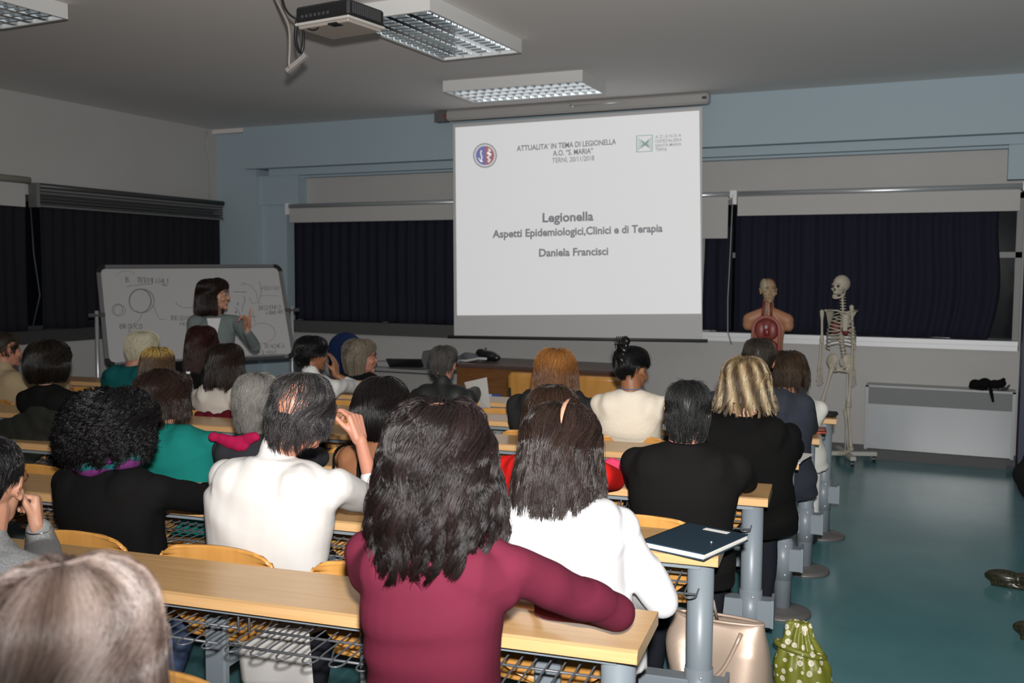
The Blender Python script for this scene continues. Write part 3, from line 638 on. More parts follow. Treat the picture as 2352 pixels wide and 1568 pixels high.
# ---- two loose bentwood chairs
def plychair(x, y, label):
    t = thing('wooden_chair', label, 'chair', (x, y, 0), radians(4), 'plywood chairs before the teacher desk'); M = worldm(t)
    n = 13; xs = np.linspace(-.2, .2, n); G = []
    for z in np.linspace(.52, .83, 9):
        G.append([(v * (1 if z < .79 else math.sqrt(max(0, 1 - ((z - .79) / .07) ** 2))), -.02 - .03 * ((v / .2) ** 2) * -1 - (z - .5) * .15, z) for v in xs])
    o = MB(M).grid(G).build('backrest', PLY, t); s = o.modifiers.new('t', 'SOLIDIFY'); s.thickness = .012
    o = MB(M).grid([[(v, yy, .45 - .015 * math.sin((yy) * 7)) for v in xs] for yy in np.linspace(0, .4, 8)]).build('seat', PLY, t); s = o.modifiers.new('t', 'SOLIDIFY'); s.thickness = .012
    for sx in (-1, 1):
        MB(M).tube([(sx * .17, -.08, 0), (sx * .17, -.02, .43), (sx * .17, -.05, .7)], .011, 8).build('leg', BLACKP, t)
        MB(M).tube([(sx * .17, .40, 0), (sx * .17, .36, .43)], .011, 8).build('leg', BLACKP, t)
q = at(1215, 880, Y=7.35); plychair(q[0] + .02, 7.35, 'plywood chair half hidden left of the ginger hair')
q = at(1378, 880, Y=7.35); plychair(q[0], 7.35, 'plywood chair in view between ginger hair and black updo')

# ------------------------------------------------------------------ bench rows
def seat_back():
    n = 25; G = []; u = np.sin(np.linspace(-pi / 2, pi / 2, n))
    for z in list(np.linspace(.470, .50, 5)) + list(np.linspace(.515, .715, 9)) + list(np.linspace(.725, .782, 9)):
        h = .212
        if z > .712: h = .212 - .07 + math.sqrt(max(1e-6, .07 ** 2 - (z - .712) ** 2)) - .0
        if z < .62: h = .212 * (1 - .62 * ((.62 - z) / .15) ** 1.8)
        if z < .50: h = h - .03 + math.sqrt(max(1e-6, .03 ** 2 - (.50 - z) ** 2))
        y = -.045 + .055 * ((.782 - z) / .31) ** 1.6
        G.append([(a * h, y - .02 * a * a + .02, z - (.010 * a * a if z > .75 else 0)) for a in u])
    return G
def seat_pan():
    n = 21; G = []; u = np.sin(np.linspace(-pi / 2, pi / 2, n))
    for k, y in enumerate(np.linspace(.05, .36, 14)):
        d = min(y - .05, .36 - y); h = .205 if d > .06 else .205 - .06 + math.sqrt(max(1e-6, .06 ** 2 - (.06 - d) ** 2))
        G.append([(a * h, y, .440 + .006 * a * a + (.012 * ((.11 - y) / .06) ** 2 if y < .11 else 0) - (.012 * ((y - .28) / .08) ** 2 if y > .28 else 0)) for a in u])
    return G
def bench(row, length, label, desk=True, seats=True, nposts=3):
    M = ROWM[row]; t = thing('bench_row', label, 'bench desk', tuple(M.translation), RA, 'rows of fixed desks with wire baskets and plywood seats')
    D = .295
    # desktop, with a rounded near edge
    if True:
        prof = [(0.006, .726), (0, .732), (0, .750), (.003, .757), (.010, .7605), (D - .004, .7605), (D, .757), (D, .727), (D - .004, .7235), (.012, .7235)]
        k_ = MB(M); V = [(0, y, z) for y, z in prof] + [(-length, y, z) for y, z in prof]; n = len(prof)
        k_.add(V, [tuple(range(n))[::-1], tuple(range(n, 2 * n))] + [(i, (i + 1) % n, n + (i + 1) % n, n + i) for i in range(n)])
        k_.build('desktop', BEECH, t, smooth=False)
        MB(M).box((-length + .001, -.0015, .729), (-.001, .0015, .757)).build('edge_band', BEECHE, t)
        MB(M).box((-length + .05, .05, .700), (-.06, .085, .7235)).build('support_rail', STEELP, t)
    posts = [.065] + [.0475 + 1.635 * k for k in range(1, nposts + 1) if 1.635 * k < length - .4] + [length - .065]
    for s in posts:
        MB(M).tube([(-s, .10, .0), (-s, .10, .722)], .043, 24, sm=True).build('post', STEELP, t)
        ps_ = MB(M).tube([(-s, .10, .17), (-s, .10, .36)], .0465, 24).build('post_sleeve', STEELP, t)
        kk = MB(M)
        ring = lambda r, z: np.array([(-s + r * cos(2 * pi * i / 32), .10 + r * sin(2 * pi * i / 32), z) for i in range(32)])
        kk.loft([ring(.14, .0), ring(.138, .010), ring(.11, .020), ring(.055, .03), ring(.05, .034)]); kk.build('floor_plate', mat_plate, t)
        for z in (.34, .20): MB(M).ell((-s + .012, .10 - .046, z), (.006, .004, .006), nu=10, nv=6).build('bolt', ALU, ps_)
    MB(M).box((-length + .05, .065, .215), (-.02 + .045, .135, .325), bev=.004).build('beam', STEELP, t)
    MB(M).box((.018, .05, .22), (.030, .15, .335)).build('beam_cap', STEELP, t)
    n = int((length - .1) / .545)
    for k in range(n):
        s = .32 + .545 * k
        if seats:
            for nm, gf in (('backrest', seat_back), ('seat_pan', seat_pan)):
                if nm not in SEATS:
                    mb = MB(); mb.grid(gf()); o = mb.build(nm, PLY); m2 = o.modifiers.new('t', 'SOLIDIFY'); m2.thickness = .012; m2.offset = 0; SEATS[nm] = o
                else: o = SEATS[nm].copy(); C.objects.link(o)
                o.parent = t; o.location = (-s, .40, 0)
            MB(M).box((-s - .02, .35, .385), (-s + .02, .62, .41)).box((-s - .05, .50, .41), (-s + .05, .64, .430)).build('seat_bracket', STEELP, t)
        kk = MB(M); x0 = -(s - .255); x1 = -(s + .255); nw = 14; xs = np.linspace(x0, x1, nw)
        zb = .635
        for j in range(0, nw, 2):
            xa, xb = xs[j], xs[j + 1]; P = [(xa, .235, .722), (xa, .235, zb + .02), (xa, .225, zb), (xa, .03, zb)]
            for q in range(7): P.append(((xa + xb) / 2 + (xa - xb) / 2 * cos(pi * q / 6), .03 - .035 - .0 * 0 - .028 * sin(pi * q / 6), zb - .004))
            P += [(xb, .03, zb), (xb, .225, zb), (xb, .235, zb + .02), (xb, .235, .722)]
            kk.tube(P, .0028, 6)
        for y in (.012, .13, .225): kk.tube([(x0, y, zb - .005), (x1, y, zb - .005)], .0038, 6)
        for x in (x0, x1): kk.tube([(x, .10, zb), (x, .10, .722)], .0034, 6)
        kk.build('wire_basket', WIRE, t)
        if seats:   # steel uprights carrying each seat
            su = MB(M).box((-s - .038, .345, .20), (-s + .038, .375, .665), bev=.006).box((-s - .02, .12, .24), (-s + .02, .345, .31)).build('seat_upright', STEELP, t)
            MB(M).ell((-s - .022, .344, .60), (.006, .004, .006), nu=10, nv=6).build('bolt', ALU, su); MB(M).ell((-s + .022, .344, .60), (.006, .004, .006), nu=10, nv=6).build('bolt', ALU, su)
    return t
SEATS = {}
mat_plate = mat('scuffed_plate', (.17, .16, .155), .45, metal=.3)
bench('Z', 3.6, 'nearest bench desk row, only its seat backs showing at the bottom edge')
bench('A', 4.3, 'long beech bench desk on which the maroon sweater woman leans')
bench('B', 4.8, 'bench desk row carrying the dark blue folder at its right end')
bench('C', 5.4, 'bench desk row on which the short-haired woman in black rests her elbow')
bench('D', 6.4, 'bench desk row with loose paper sheets at its right end')
bench('E', 7.0, 'bench desk row on which the man in the navy grey sweater leans')
bench('F', 7.1, 'frontmost bench desk row, black case on its right end', seats=False)

# ------------------------------------------------------------------ people
def headM(P, rz, yaw=0, pitch=0, roll=0, sc=1.0):
    return Matrix.Translation(Vector(P)) @ Matrix.Rotation(rz + yaw, 4, 'Z') @ Matrix.Rotation(pitch, 4, 'X') @ Matrix.Rotation(roll, 4, 'Y') @ Matrix.Scale(sc, 4)
def add_head(mb, M, fine=False):
    e = lambda c, r, rot=None: mb.ell(c, r, M=M, rot=rot, nu=24, nv=16)
    e((0, -.012, .03), (.074, .094, .088)); e((0, .030, -.02), (.060, .062, .085)); e((0, .040, -.068), (.047, .047, .040))
    e((0, .078, -.096), (.022, .018, .017)); e((0, .080, .032), (.046, .016, .012)); e((.034, .066, -.028), (.026, .024, .024)); e((-.034, .066, -.028), (.026, .024, .024))
    mb.capsule((0, .088, .014), (0, .108, -.026), .008, .012, M=M); e((.011, .097, -.030), (.008, .010, .007)); e((-.011, .097, -.030), (.008, .010, .007))
    e((0, .090, -.053), (.024, .012, .0055)); e((0, .088, -.063), (.020, .012, .006))
    for s in (-1, 1):
        e((s * .076, -.006, .0), (.007, .018, .030), (0, s * .25, s * .3)); e((s * .080, -.012, .018), (.006, .014, .012), (0, s * .3, s * .4)); e((s * .076, .002, -.026), (.006, .009, .012))
def add_hand(mb, W, dirf, palm_n, side, curl=(30, 35, 25), spread=6, L=1.0, thumb=(40, 20), curls=None, r=.0085):
    """W wrist point; dirf fingers direction; palm_n palm normal; side +1 thumb toward cross(dirf,palm_n)"""
    W = np.array(W, float); f = np.array(dirf, float); f /= np.linalg.norm(f); n = np.array(palm_n, float); n -= f * (n @ f); n /= np.linalg.norm(n); x = np.cross(f, n) * side
    K = W + f * .085 * L
    for k in range(4):     # palm as four tapered metacarpal capsules side by side
        off = (k - 1.5) * .0185 * L
        mb.capsule(W + x * -off * .62 + f * .008, K + x * -off + f * (.004 - .004 * abs(k - 1.2)), .015 * L, .0115 * L)
    mb.capsule(W + x * .014 * L + n * .008, W + x * .026 * L + f * .045 * L + n * .012, .014 * L, .014 * L)
    lens = [(.043, .026, .020), (.047, .030, .021), (.043, .028, .020), (.034, .021, .018)]
    for k in range(4):
        off = (k - 1.5) * .0185 * L; p = K + x * -off + f * (.006 - .004 * abs(k - 1.2)); sp = radians((1.5 - k) * spread)
        c = curls[k] if curls else curl; a = 0
        for j in range(3):
            a += radians(c[j]); d = f * cos(a) + n * sin(a); d = d + x * sin(sp) * (1 if j == 0 else .6) * cos(a); d /= np.linalg.norm(d)
            q = p + d * lens[k][j] * L; mb.capsule(p, q, (r - .0004 * j) * L * (1 if k < 3 else .88), (r - .0007 * (j + 1)) * L * (1 if k < 3 else .88), seg=10); p = q
    p = W + x * .024 * L + f * .03 * L + n * .008; d = f * cos(radians(thumb[0])) + x * sin(radians(thumb[0])) + n * .35; d /= np.linalg.norm(d)
    for j, ln in enumerate((.040, .032, .024)):
        q = p + d * ln * L; mb.capsule(p, q, (.0115 - .0012 * j) * L, (.0105 - .0012 * j) * L, seg=10); p = q
        d = d + (f * .5 - x * .25 + n * .25) * sin(radians(thumb[1])); d /= np.linalg.norm(d)
    return p

def sstep(x): x = np.clip(x, 0, 1); return x * x * (3 - 2 * x)
def make_hair(parent, M, m, prof, N=1500, T=10, ky=1.2, yo=-.014, fa=62, zh=.075, jit=.15, wave=(0, .1), clump=(0, 30), thick=.012, rad=.0012, seg=3, side=1.0, fly=.03, tintf=None, seed=0, shell=True,
              curl=0.0, mask=None, root0=0.0, rootmax=.55, shell_in=.010, lift=0.0, asym=None, parting=None, maxlen=None):
    """hair laid along a silhouette profile (radius, z) from crown to tip in head coordinates: inner shell + strands, one mesh"""
    r = np.random.default_rng(seed + 100)
    P = np.array(prof, float)
    for _ in range(3):
        Q = [P[0]]
        for i in range(len(P) - 1): Q += [P[i] * .75 + P[i + 1] * .25, P[i] * .25 + P[i + 1] * .75]
        P = np.array(Q + [P[-1]])
    L = np.concatenate([[0], np.cumsum(np.linalg.norm(np.diff(P, axis=0), axis=1))]); Lt = L[-1]
    def pr(l): return np.interp(l, L, P[:, 0]), np.interp(l, L, P[:, 1])
    def nrm(l):
        a, b = pr(l - .004); c, d = pr(l + .004); dx, dz = c - a, d - b; q = np.hypot(dx, dz) + 1e-9; return -dz / q, dx / q
    def lenfac(phi): return side + (1 - side) * sstep((np.abs(phi) - radians(75)) / radians(50))
    def place(phi, l, off):
        R, z = pr(l); nr, nz = nrm(l); 
        f = radians(fa) * sstep((zh - z) / .06); sg = np.sign(phi) + (phi == 0); ph = sg * (f + np.abs(phi) * (1 - f / pi))
        R = R + nr * off; z = z + nz * off
        if asym is not None: R = R * asym(ph, z)
        x = R * np.sin(ph); y = R * np.cos(ph) * ky + yo
        if parting is not None: z = z - .012 * np.exp(-((x - parting) / .012) ** 2) * (z > .06)
        return np.stack([x, y, z], -1)
    Vs = []; Fs = []; Ts = []; n0 = 0
    K = max(4, int(clump[1])); cph = r.uniform(-pi, pi, K); cp1 = r.uniform(0, 6.28, K); cla = r.uniform(.8, 1.25, K); camp = r.uniform(.5, 1.3, K); ctint = r.uniform(0, 1, K); cend = r.uniform(-.5, .5, K)
    if shell:
        nu, nv = 56, 26; phi = np.linspace(-pi, pi, nu, endpoint=False)[None, :].repeat(nv, 0); tt = np.linspace(0.0, 1, nv)[:, None].repeat(nu, 1)
        l = tt * Lt * lenfac(phi) * (1 - jit * .6); off = -shell_in + .3 * wave[0] * np.sin(phi * 7 + 2) * tt
        G = place(phi, l, off); V = G.reshape(-1, 3); F = [(i * nu + k, i * nu + (k + 1) % nu, (i + 1) * nu + (k + 1) % nu, (i + 1) * nu + k) for i in range(nv - 1) for k in range(nu) if k != nu // 2 - 1 or True]
        # leave the face open: drop cells bridging the two sides of the face below the hairline
        F2 = []
        for i in range(nv - 1):
            for k in range(nu):
                k2 = (k + 1) % nu; a, b = G[i, k], G[i, k2]
                if phi[0, k] < 0 <= phi[0, k2] and k2 > 0 and G[i + 1, k][2] < zh: continue
                F2.append((i * nu + k, i * nu + k2, (i + 1) * nu + k2, (i + 1) * nu + k))
        if mask is not None: 
            keep = mask(V, 1.7); F2 = [f for f in F2 if all(keep[list(f)])]
        Vs.append(V); Fs.append(np.array(F2)); Ts.append(np.full(len(V), .15) if tintf is None else tintf(V, np.full(len(V), .2))); n0 += len(V)
    # strands, gathered in locks: every lock has its own root, length, layer and wave
    K = max(6, int(clump[1])); C_ = clump[0]
    kph = r.uniform(-pi, pi, K); kl0 = (root0 + (rootmax - root0) * np.sqrt(r.uniform(0, 1, K))) * min(Lt, .22); kl0[: K // 3] *= .35
    kj = r.uniform(0, 1, K) ** 1.4; kdep = r.uniform(0, 1, K) ** 1.3; kp1 = r.uniform(0, 6.28, K); kla = r.uniform(.75, 1.3, K); kam = r.uniform(.45, 1.3, K); ktint = r.uniform(0, 1, K); kp2 = r.uniform(0, 6.28, K)
    cid = r.integers(0, K, N); a_ = 2.2 * pi / math.sqrt(K) * (.38 if curl else 1); dph = r.normal(0, .33, N) * a_; dl0 = r.normal(0, .012, N)
    phi0 = (kph[cid] + dph + pi) % (2 * pi) - pi; l0 = np.maximum(.0, kl0[cid] + dl0)
    l1 = Lt * lenfac(phi0) * (1 - jit * (.7 * kj[cid] + .3 * r.uniform(0, 1, N) ** 2)); l1 = np.maximum(l1, l0 + .03)
    if side < 1 or Lt < .2: l1 = np.minimum(l1, l0 + Lt * .8)
    if maxlen: l1 = np.minimum(l1, l0 + maxlen * r.uniform(.7, 1.2, N))
    dep = kdep[cid] * thick * .8 + r.uniform(0, .2, N) * thick; flyo = (r.uniform(0, 1, N) < fly) * r.uniform(.003, .014, N)
    t = np.linspace(0, 1, T)[None, :]; l = l0[:, None] + (l1 - l0)[:, None] * t; s = (l - l0[:, None])
    ph = phi0[:, None] - dph[:, None] * np.minimum(C_ * 1.25, .92) * sstep(t * 1.15)
    R, _ = pr(l); R = np.maximum(R, .035)
    ws = 2 * pi * l / (wave[1] * kla[cid][:, None]) + kp1[cid][:, None] + r.normal(0, .14, (N, 1)); am = wave[0] * kam[cid][:, None] * np.minimum(1, s / .06) * (.6 + .6 * t)
    ph = ph + am * np.sin(ws) / R; off = -dep[:, None] + am * .42 * np.cos(ws) + flyo[:, None] * t - thick * .8 * (1 - sstep(t / .12)) + lift * np.sin(pi * t)
    if curl:
        cw = 2 * pi * l / (.030 * kla[cid][:, None]) + kp2[cid][:, None] + r.normal(0, .35, (N, 1)); off = off + curl * np.cos(cw); ph = ph + curl * np.sin(cw) / R
    G = place(ph, l, off)
    G = G + r.normal(0, .0008, (N, 1, 3)) + np.cumsum(r.normal(0, .0005, (N, T, 3)), 1) * (t[..., None])
    if mask is not None:
        keep = mask(G[:, 0], r.uniform(.45, 1.5, len(G))); G = G[keep]; cid = cid[keep]; N = len(G)
    Tn = np.gradient(G, axis=1); Tn /= np.linalg.norm(Tn, axis=2, keepdims=True) + 1e-9
    out = G - np.array([0, yo, 0]); out[..., 2] *= .3; out /= np.linalg.norm(out, axis=2, keepdims=True) + 1e-9
    A = np.cross(Tn, out); A /= np.linalg.norm(A, axis=2, keepdims=True) + 1e-9; B = np.cross(A, Tn)
    rr = (rad * (1 - .65 * np.linspace(0, 1, T) ** 3))[None, :, None] * r.uniform(.6, 1.3, (N, 1, 1))
    rings = np.stack([G + rr * (cos(a) * A + sin(a) * B) for a in [2 * pi * k / seg + pi / 6 for k in range(seg)]], 2)   # N,T,seg,3
    V = rings.reshape(-1, 3); base = (np.arange(N)[:, None, None] * T + np.arange(T - 1)[None, :, None]) * seg; k = np.arange(seg)[None, None, :]; k2 = (k + 1) % seg
    F = np.stack([base + k, base + k2, base + seg + k2, base + seg + k], -1).reshape(-1, 4)
    tv = np.clip(ktint[cid] * .55 + r.uniform(0, .45, N), 0, 1); tv = np.repeat(tv, T * seg)
    if tintf is not None: tv = tintf(V, tv)
    Vs.append(V); Fs.append(F + n0); Ts.append(tv)
    V = xf(M, np.concatenate(Vs)); V = xf(worldm(parent).inverted(), V)
    me = make_mesh('hair', V, np.concatenate(Fs), m, True, np.concatenate(Ts)); return link('hair', me, parent)

# silhouettes (radius, height) in metres in head coordinates
P_BOB = [(.0, .135), (.045, .131), (.088, .098), (.103, .04), (.108, -.03), (.112, -.09), (.100, -.135)]
P_SHORT = [(.0, .128), (.045, .124), (.080, .092), (.087, .03), (.082, -.03), (.066, -.085)]
P_LONG = [(.0, .137), (.05, .132), (.095, .095), (.108, .03), (.112, -.06), (.122, -.15), (.125, -.23), (.105, -.28)]
P_MED = [(.0, .135), (.05, .130), (.092, .095), (.104, .03), (.108, -.05), (.118, -.12), (.115, -.17)]

SEATN = {'A': -.285, 'B': -.275, 'C': -.29, 'D': -.235, 'E': -.155, 'F': -.205}   # hips just clear of the seat backs
def person(label, px, row, n=-.28, yaw=0, pitch=0, roll=0, sc=1.0, body_yaw=0, top=None, skin=None, lower=None, sw=.185, girth=1.0, larm='desk', rarm='desk', sleeves=True, tank=False, D=None, hipn=-.265, hipdx=0, vox=.011, nbk=0, collar=0,
           topname='shirt', fold=.0035, sleeve_end=1.0, rlegs=True, neckdrop=0, swell=0, lhand='relaxed', rhand='relaxed', nbdz=0, nbx=0, seed=0, nosleeve_cut=None):
    H = atrow(px[0], px[1], row, n) if D is None else at(px[0], px[1], D=D)
    Mi = ROWM[row].inverted(); Hr = xf(Mi, H)
    if hipn == -.265 and row in SEATN: hipn = SEATN[row]
    org = xf(ROWM[row], (Hr[0] + hipdx, hipn, 0)); rz = RA + body_yaw
    t = thing('person', label, 'person', tuple(org), rz); T = worldm(t); Ti = T.inverted(); h = xf(Ti, H)   # head centre in body coordinates
    HM = headM(H, rz, yaw, pitch, roll, sc)
    nb = h + np.array([nbx, -.038 - nbk, -.128 + nbdz]) * sc         # base of the neck
    hip = np.array([0, 0, .53])
    skin = skin or SKIN; top = top or mat('t', (.1, .1, .1)); lower = lower or TROUS
    sh = {s: nb + np.array([s * (sw - .012), .018, -.085 - neckdrop]) for s in (-1, 1)}
    arms = {}
    for s, spec in ((-1, larm), (1, rarm)):
        if isinstance(spec, str):
            if spec == 'desk': e = np.array([s * (sw + .008), max(nb[1], .0) + .19, .815]); w = np.array([s * .08, max(nb[1], 0) + .34, .812])
            elif spec == 'lap': e = np.array([s * (sw + .06), nb[1] + .05, .68]); w = np.array([s * .10, .26, .62])
            elif spec == 'chin': e = np.array([s * (sw - .0), nb[1] + .20, .80]); w = h + np.array([s * .05, .10, -.17])
        else:
            e, w = (xf(Ti, q) for q in spec[:2])
        if not isinstance(spec, str): e[2] = max(e[2], .818); w[2] = max(w[2], .812)
        arms[s] = (e, w)
    # ---- clothes: torso loft + sleeves fused
    g = girth
    def spine(k):    # 0 hip .. 1 neck base
        p = hip * (1 - k) + nb * k; p = p + np.array([0, -.03 * sin(pi * max(k, 0)), 0]); return p
    def torso(mb, d, topk=1.0):
        st = [(-.09, .162, .098), (0, .160, .108), (.10, .165, .112), (.28, .148, .105), (.45, .148, .106), (.62, .158, .110), (.76, .160, .106), (.86, .135, .092), (.94, .092, .074), (1.0, .064, .060)]
        rings = []
        for k, a, b in st:
            if k > topk or (k < 0 and d < 0): continue
            c = spine(k); tg_ = spine(min(1, k + .05)) - spine(max(-.16, k - .05)); tg_ /= np.linalg.norm(tg_)
            up = tg_; fx = np.array([1, 0, 0]); fy = np.cross(up, fx); fy /= np.linalg.norm(fy)
            gg = g if k < .93 else 1 + (g - 1) * .3
            rings.append(np.array([c + fx * (a * gg * sw / .185 + d) * np.sign(cos(q)) * abs(cos(q)) ** .85 + fy * (b * (1 + (gg - 1) * .4) + d) * np.sign(sin(q)) * abs(sin(q)) ** .9 for q in np.linspace(0, 2 * pi, 28, endpoint=False)]))
        mb.loft(rings)
        for s in (-1, 1):
            mb.capsule(nb + [s * .015, -.004, -.035], sh[s] + [-s * .01, 0, .0], .050 + d, .046 + d)
            mb.capsule(spine(.80) + [s * .09 * g, -.02, 0], sh[s] + [-s * .02, -.01, -.03], .075 * g + d, .055 + d)
    def arm(mb, s, d, to=1.0):
        e, w_ = arms[s]; mb.capsule(sh[s], e, .050 * (1 + (g - 1) * .5) + d, .042 + d)
        mb.capsule(e, e + (w_ - e) * to, .041 + d, (.041 - .013 * to) + d)
    cl = MB(T); torso(cl, .006 + swell)
    if sleeves:
        for s in (-1, 1): arm(cl, s, .005 + swell * .5, sleeve_end if not isinstance(sleeve_end, dict) else sleeve_end[s])
    if collar: cl.capsule(nb + [0, .0, -.03], nb + [0, .012, collar], .066, .060)
    co = cl.remesh(topname, top, t, vox, 9, fold_fn(seed + 5, fold * 1.5, 26))
    if tank or nosleeve_cut:     # cut away shoulders
        me = co.data; import bmesh; bm = bmesh.new(); bm.from_mesh(me)
        dl = [v for v in bm.verts if v.co.z > nb[2] - (nosleeve_cut or .10) and not (abs(v.co.x) > .05 and abs(v.co.x) < .085 and tank == 2)]
        bmesh.ops.delete(bm, geom=dl, context='VERTS'); bm.to_mesh(me); bm.free()
    # ---- body, one continuous surface
    bd = MB(T); torso(bd, -.012 - .0)
    for s in (-1, 1):
        arm(bd, s, -.006, 1.0)
    bd.capsule(nb + [0, 0, -.05], nb + [0, .015, .03], .060, .056)
    hm = T.inverted() @ HM
    bd.capsule(nb + [0, .015, .02], xf(hm, (0, -.012, -.05)), .056, .054)
    k0, k1 = np.array([-.10, .42, .50]), np.array([-.11, .44, .07])
    for s in (-1, 1):
        bd.capsule((s * .085, .0, .552), (s * .10, .27, .552), .066, .050); bd.capsule((s * .10, .27, .545), (s * .10, .06, .12), .044, .032)
    add_head(bd, hm)
    for s, hk in ((-1, lhand), (1, rhand)):
        e, w_ = arms[s]; d = (w_ - e) / (np.linalg.norm(w_ - e) + 1e-9)
        if isinstance(hk, dict): add_hand(bd, w_, [*(npm(T.inverted())[:3, :3] @ np.array(hk['dir']))], [*(npm(T.inverted())[:3, :3] @ np.array(hk['n']))], hk.get('side', -s), curls=hk.get('curls'), curl=hk.get('curl', (30, 35, 25)), spread=hk.get('spread', 6), thumb=hk.get('thumb', (40, 20)), L=hk.get('L', 1.0))
        else:
            dd = d.copy(); dd[2] = max(dd[2], -.05) if w_[2] < .85 else dd[2]; add_hand(bd, w_, dd, (0, 0, -1) if w_[2] < .9 else (0, 1, .2), -s, curl=(6, 12, 10))
    bd.remesh('body', skin, t, vox * .55 if vox < .01 else .0085, 3 if vox < .01 else 2)
    # ---- trousers and shoes
    tr = MB(T); tr.ell((0, 0, .56), (.165 * min(g, 1.15), .098, .084))
    for s in (-1, 1):
        tr.capsule((s * .085, .0, .563), (s * .10, .27, .558), .078, .058); tr.capsule((s * .10, .27, .55), (s * .10, .06, .13), .054, .042)
    tr.remesh('trousers', lower, t, .014, 4, fold_fn(seed + 9, .004, 30))
    for s in (-1, 1):
        MB(T).ell((s * .10, .09, .045), (.042, .12, .042)).build('shoe', BLACKP, t)
    return t, T, HM, nb
TROUS = cloth('dark_trousers', (.012, .013, .018)); JEANS = mat('blue_denim', (.025, .045, .10), .8, col2=(.045, .075, .15), nscale=30, bump=500, bdist=.001, bstr=.4)
def W(px, py, row, n): return atrow(px, py, row, n)
def earring(t, HM, s, m=None, r=.009):
    c = np.array([s * .079, 0, -.047]); P = [xf(HM, c + np.array([0, r * cos(a), r * sin(a)])) for a in np.linspace(0, 2 * pi, 14, endpoint=False)]
    MB().tube(P, .0015, 6, closed=True).build('earring', m or mat('silver', (.8, .8, .8), .2, metal=1), t)
def glasses(t, HM, m=None, s_=(-1, 1)):
    k = MB(HM)
    for s in (-1, 1):
        c = np.array([s * .033, .105, .012]); k.tube([c + np.array([.026 * cos(a), -.012 * abs(cos(a)), .020 * sin(a)]) for a in np.linspace(0, 2 * pi, 18, endpoint=False)], .0018, 6, closed=True)
        k.tube([(s * .059, .093, .016), (s * .078, .05, .016), (s * .084, -.005, .012), (s * .082, -.03, -.012)], .0016, 6)
    k.tube([(-.008, .108, .016), (0, .111, .018), (.008, .108, .016)], .0016, 6); k.build('glasses', m or DGREYP, t)
def eyes(t, HM):
    for s in (-1, 1):
        eo = MB(HM).ell((s * .031, .083, .012), (.0125, .0095, .0075)).build('eye', EYEW, t); MB(HM).ell((s * .031, .0905, .012), (.0055, .003, .0055)).build('iris', EYED, eo)
        MB(HM).tube([(s * .014, .096, .028), (s * .032, .095, .034), (s * .050, .083, .029)], .0028, 6).build('eyebrow', mat('brow', (.03, .02, .015), .8), t)

HD = dict
h_dark = hairmat('dark_brown_hair', (.004, .002, .0021), (.008, .0042, .0042), (.020, .010, .010), rough=.42)
h_black = hairmat('black_hair', (.004, .0035, .004), (.009, .008, .009), rough=.35)
h_brown = hairmat('brown_hair', (.018, .008, .005), (.04, .02, .012), (.07, .038, .022))
h_grey = hairmat('grey_hair', (.05, .048, .045), (.14, .13, .115), (.22, .21, .19), rough=.45)

# 1 maroon sweater woman, nearest in full view
W_ = W
mar = cloth('maroon_knit', (.098, .0115, .026), bump=700, bstr=.3)
t, T, HM, nb = person('woman with long dark wavy hair in a maroon sweater, elbow on the desk', (1012, 1045), 'A', n=-.24, yaw=.02, top=mar, topname='sweater', sw=.18, girth=.98, vox=.007, lower=TROUS, hipn=-.265, hipdx=.02,
    rarm=(W(1415, 1405, 'A', .02), W(1250, 1435, 'A', .10)), larm=(W(880, 1350, 'A', .16), W(1060, 1440, 'A', .25)), fold=.0028, seed=1, neckdrop=.02)
make_hair(t, HM, h_dark, [(.0, .145), (.05, .140), (.10, .105), (.122, .04), (.138, -.05), (.152, -.13), (.150, -.20), (.118, -.27), (.085, -.29)], N=8000, T=26, wave=(.021, .135), clump=(.72, 120), thick=.038, rad=.0012, fly=.04, jit=.42, seed=1, shell_in=.030, rootmax=.75, tintf=None)

# 2 woman in white shirt with straight brown hair and a pale parting
wh = cloth('white_cotton', (.60, .595, .605), bump=500, bstr=.25)
t, T, HM, nb = person('woman in white shirt with straight dark brown hair and visible parting', (1292, 1022), 'B', n=-.27, yaw=-.05, pitch=-.14, top=wh, sw=.19, vox=.008, girth=1.12, lower=TROUS, hipn=-.265, hipdx=.06,
    rarm='lap', larm='desk', fold=.006, seed=2, neckdrop=.02, swell=.004)
make_hair(t, HM, hairmat('straight_brown_hair', (.012, .007, .006), (.028, .016, .013), (.06, .036, .028), rough=.3), [(.0, .138), (.05, .133), (.10, .10), (.120, .03), (.128, -.05), (.137, -.12), (.138, -.175), (.145, -.205)], N=6500, T=16, wave=(.010, .19), clump=(.5, 230), thick=.028, rad=.0011, fly=.08, jit=.30, seed=2, shell_in=.024)
ps = [(.006, -.030, .138), (.007, -.055, .132), (.008, -.080, .121), (.010, -.100, .104), (.013, -.115, .085), (.016, -.124, .066)]; k_ = MB(HM); V = []
for i, p in enumerate(ps): wd = (.001, .004, .006, .006, .004, .001)[i]; p = np.array(p) * [1, 1.15, 1.0] + [.022, 0, .004]; V.append(np.array([p + [-wd, 0, 0], p + [wd, 0, 0], p * .95 + [wd, 0, 0], p * .95 + [-wd, 0, 0]]))
k_.loft(V); k_.build('hair_parting', SKIN, t, label='pale scalp line')

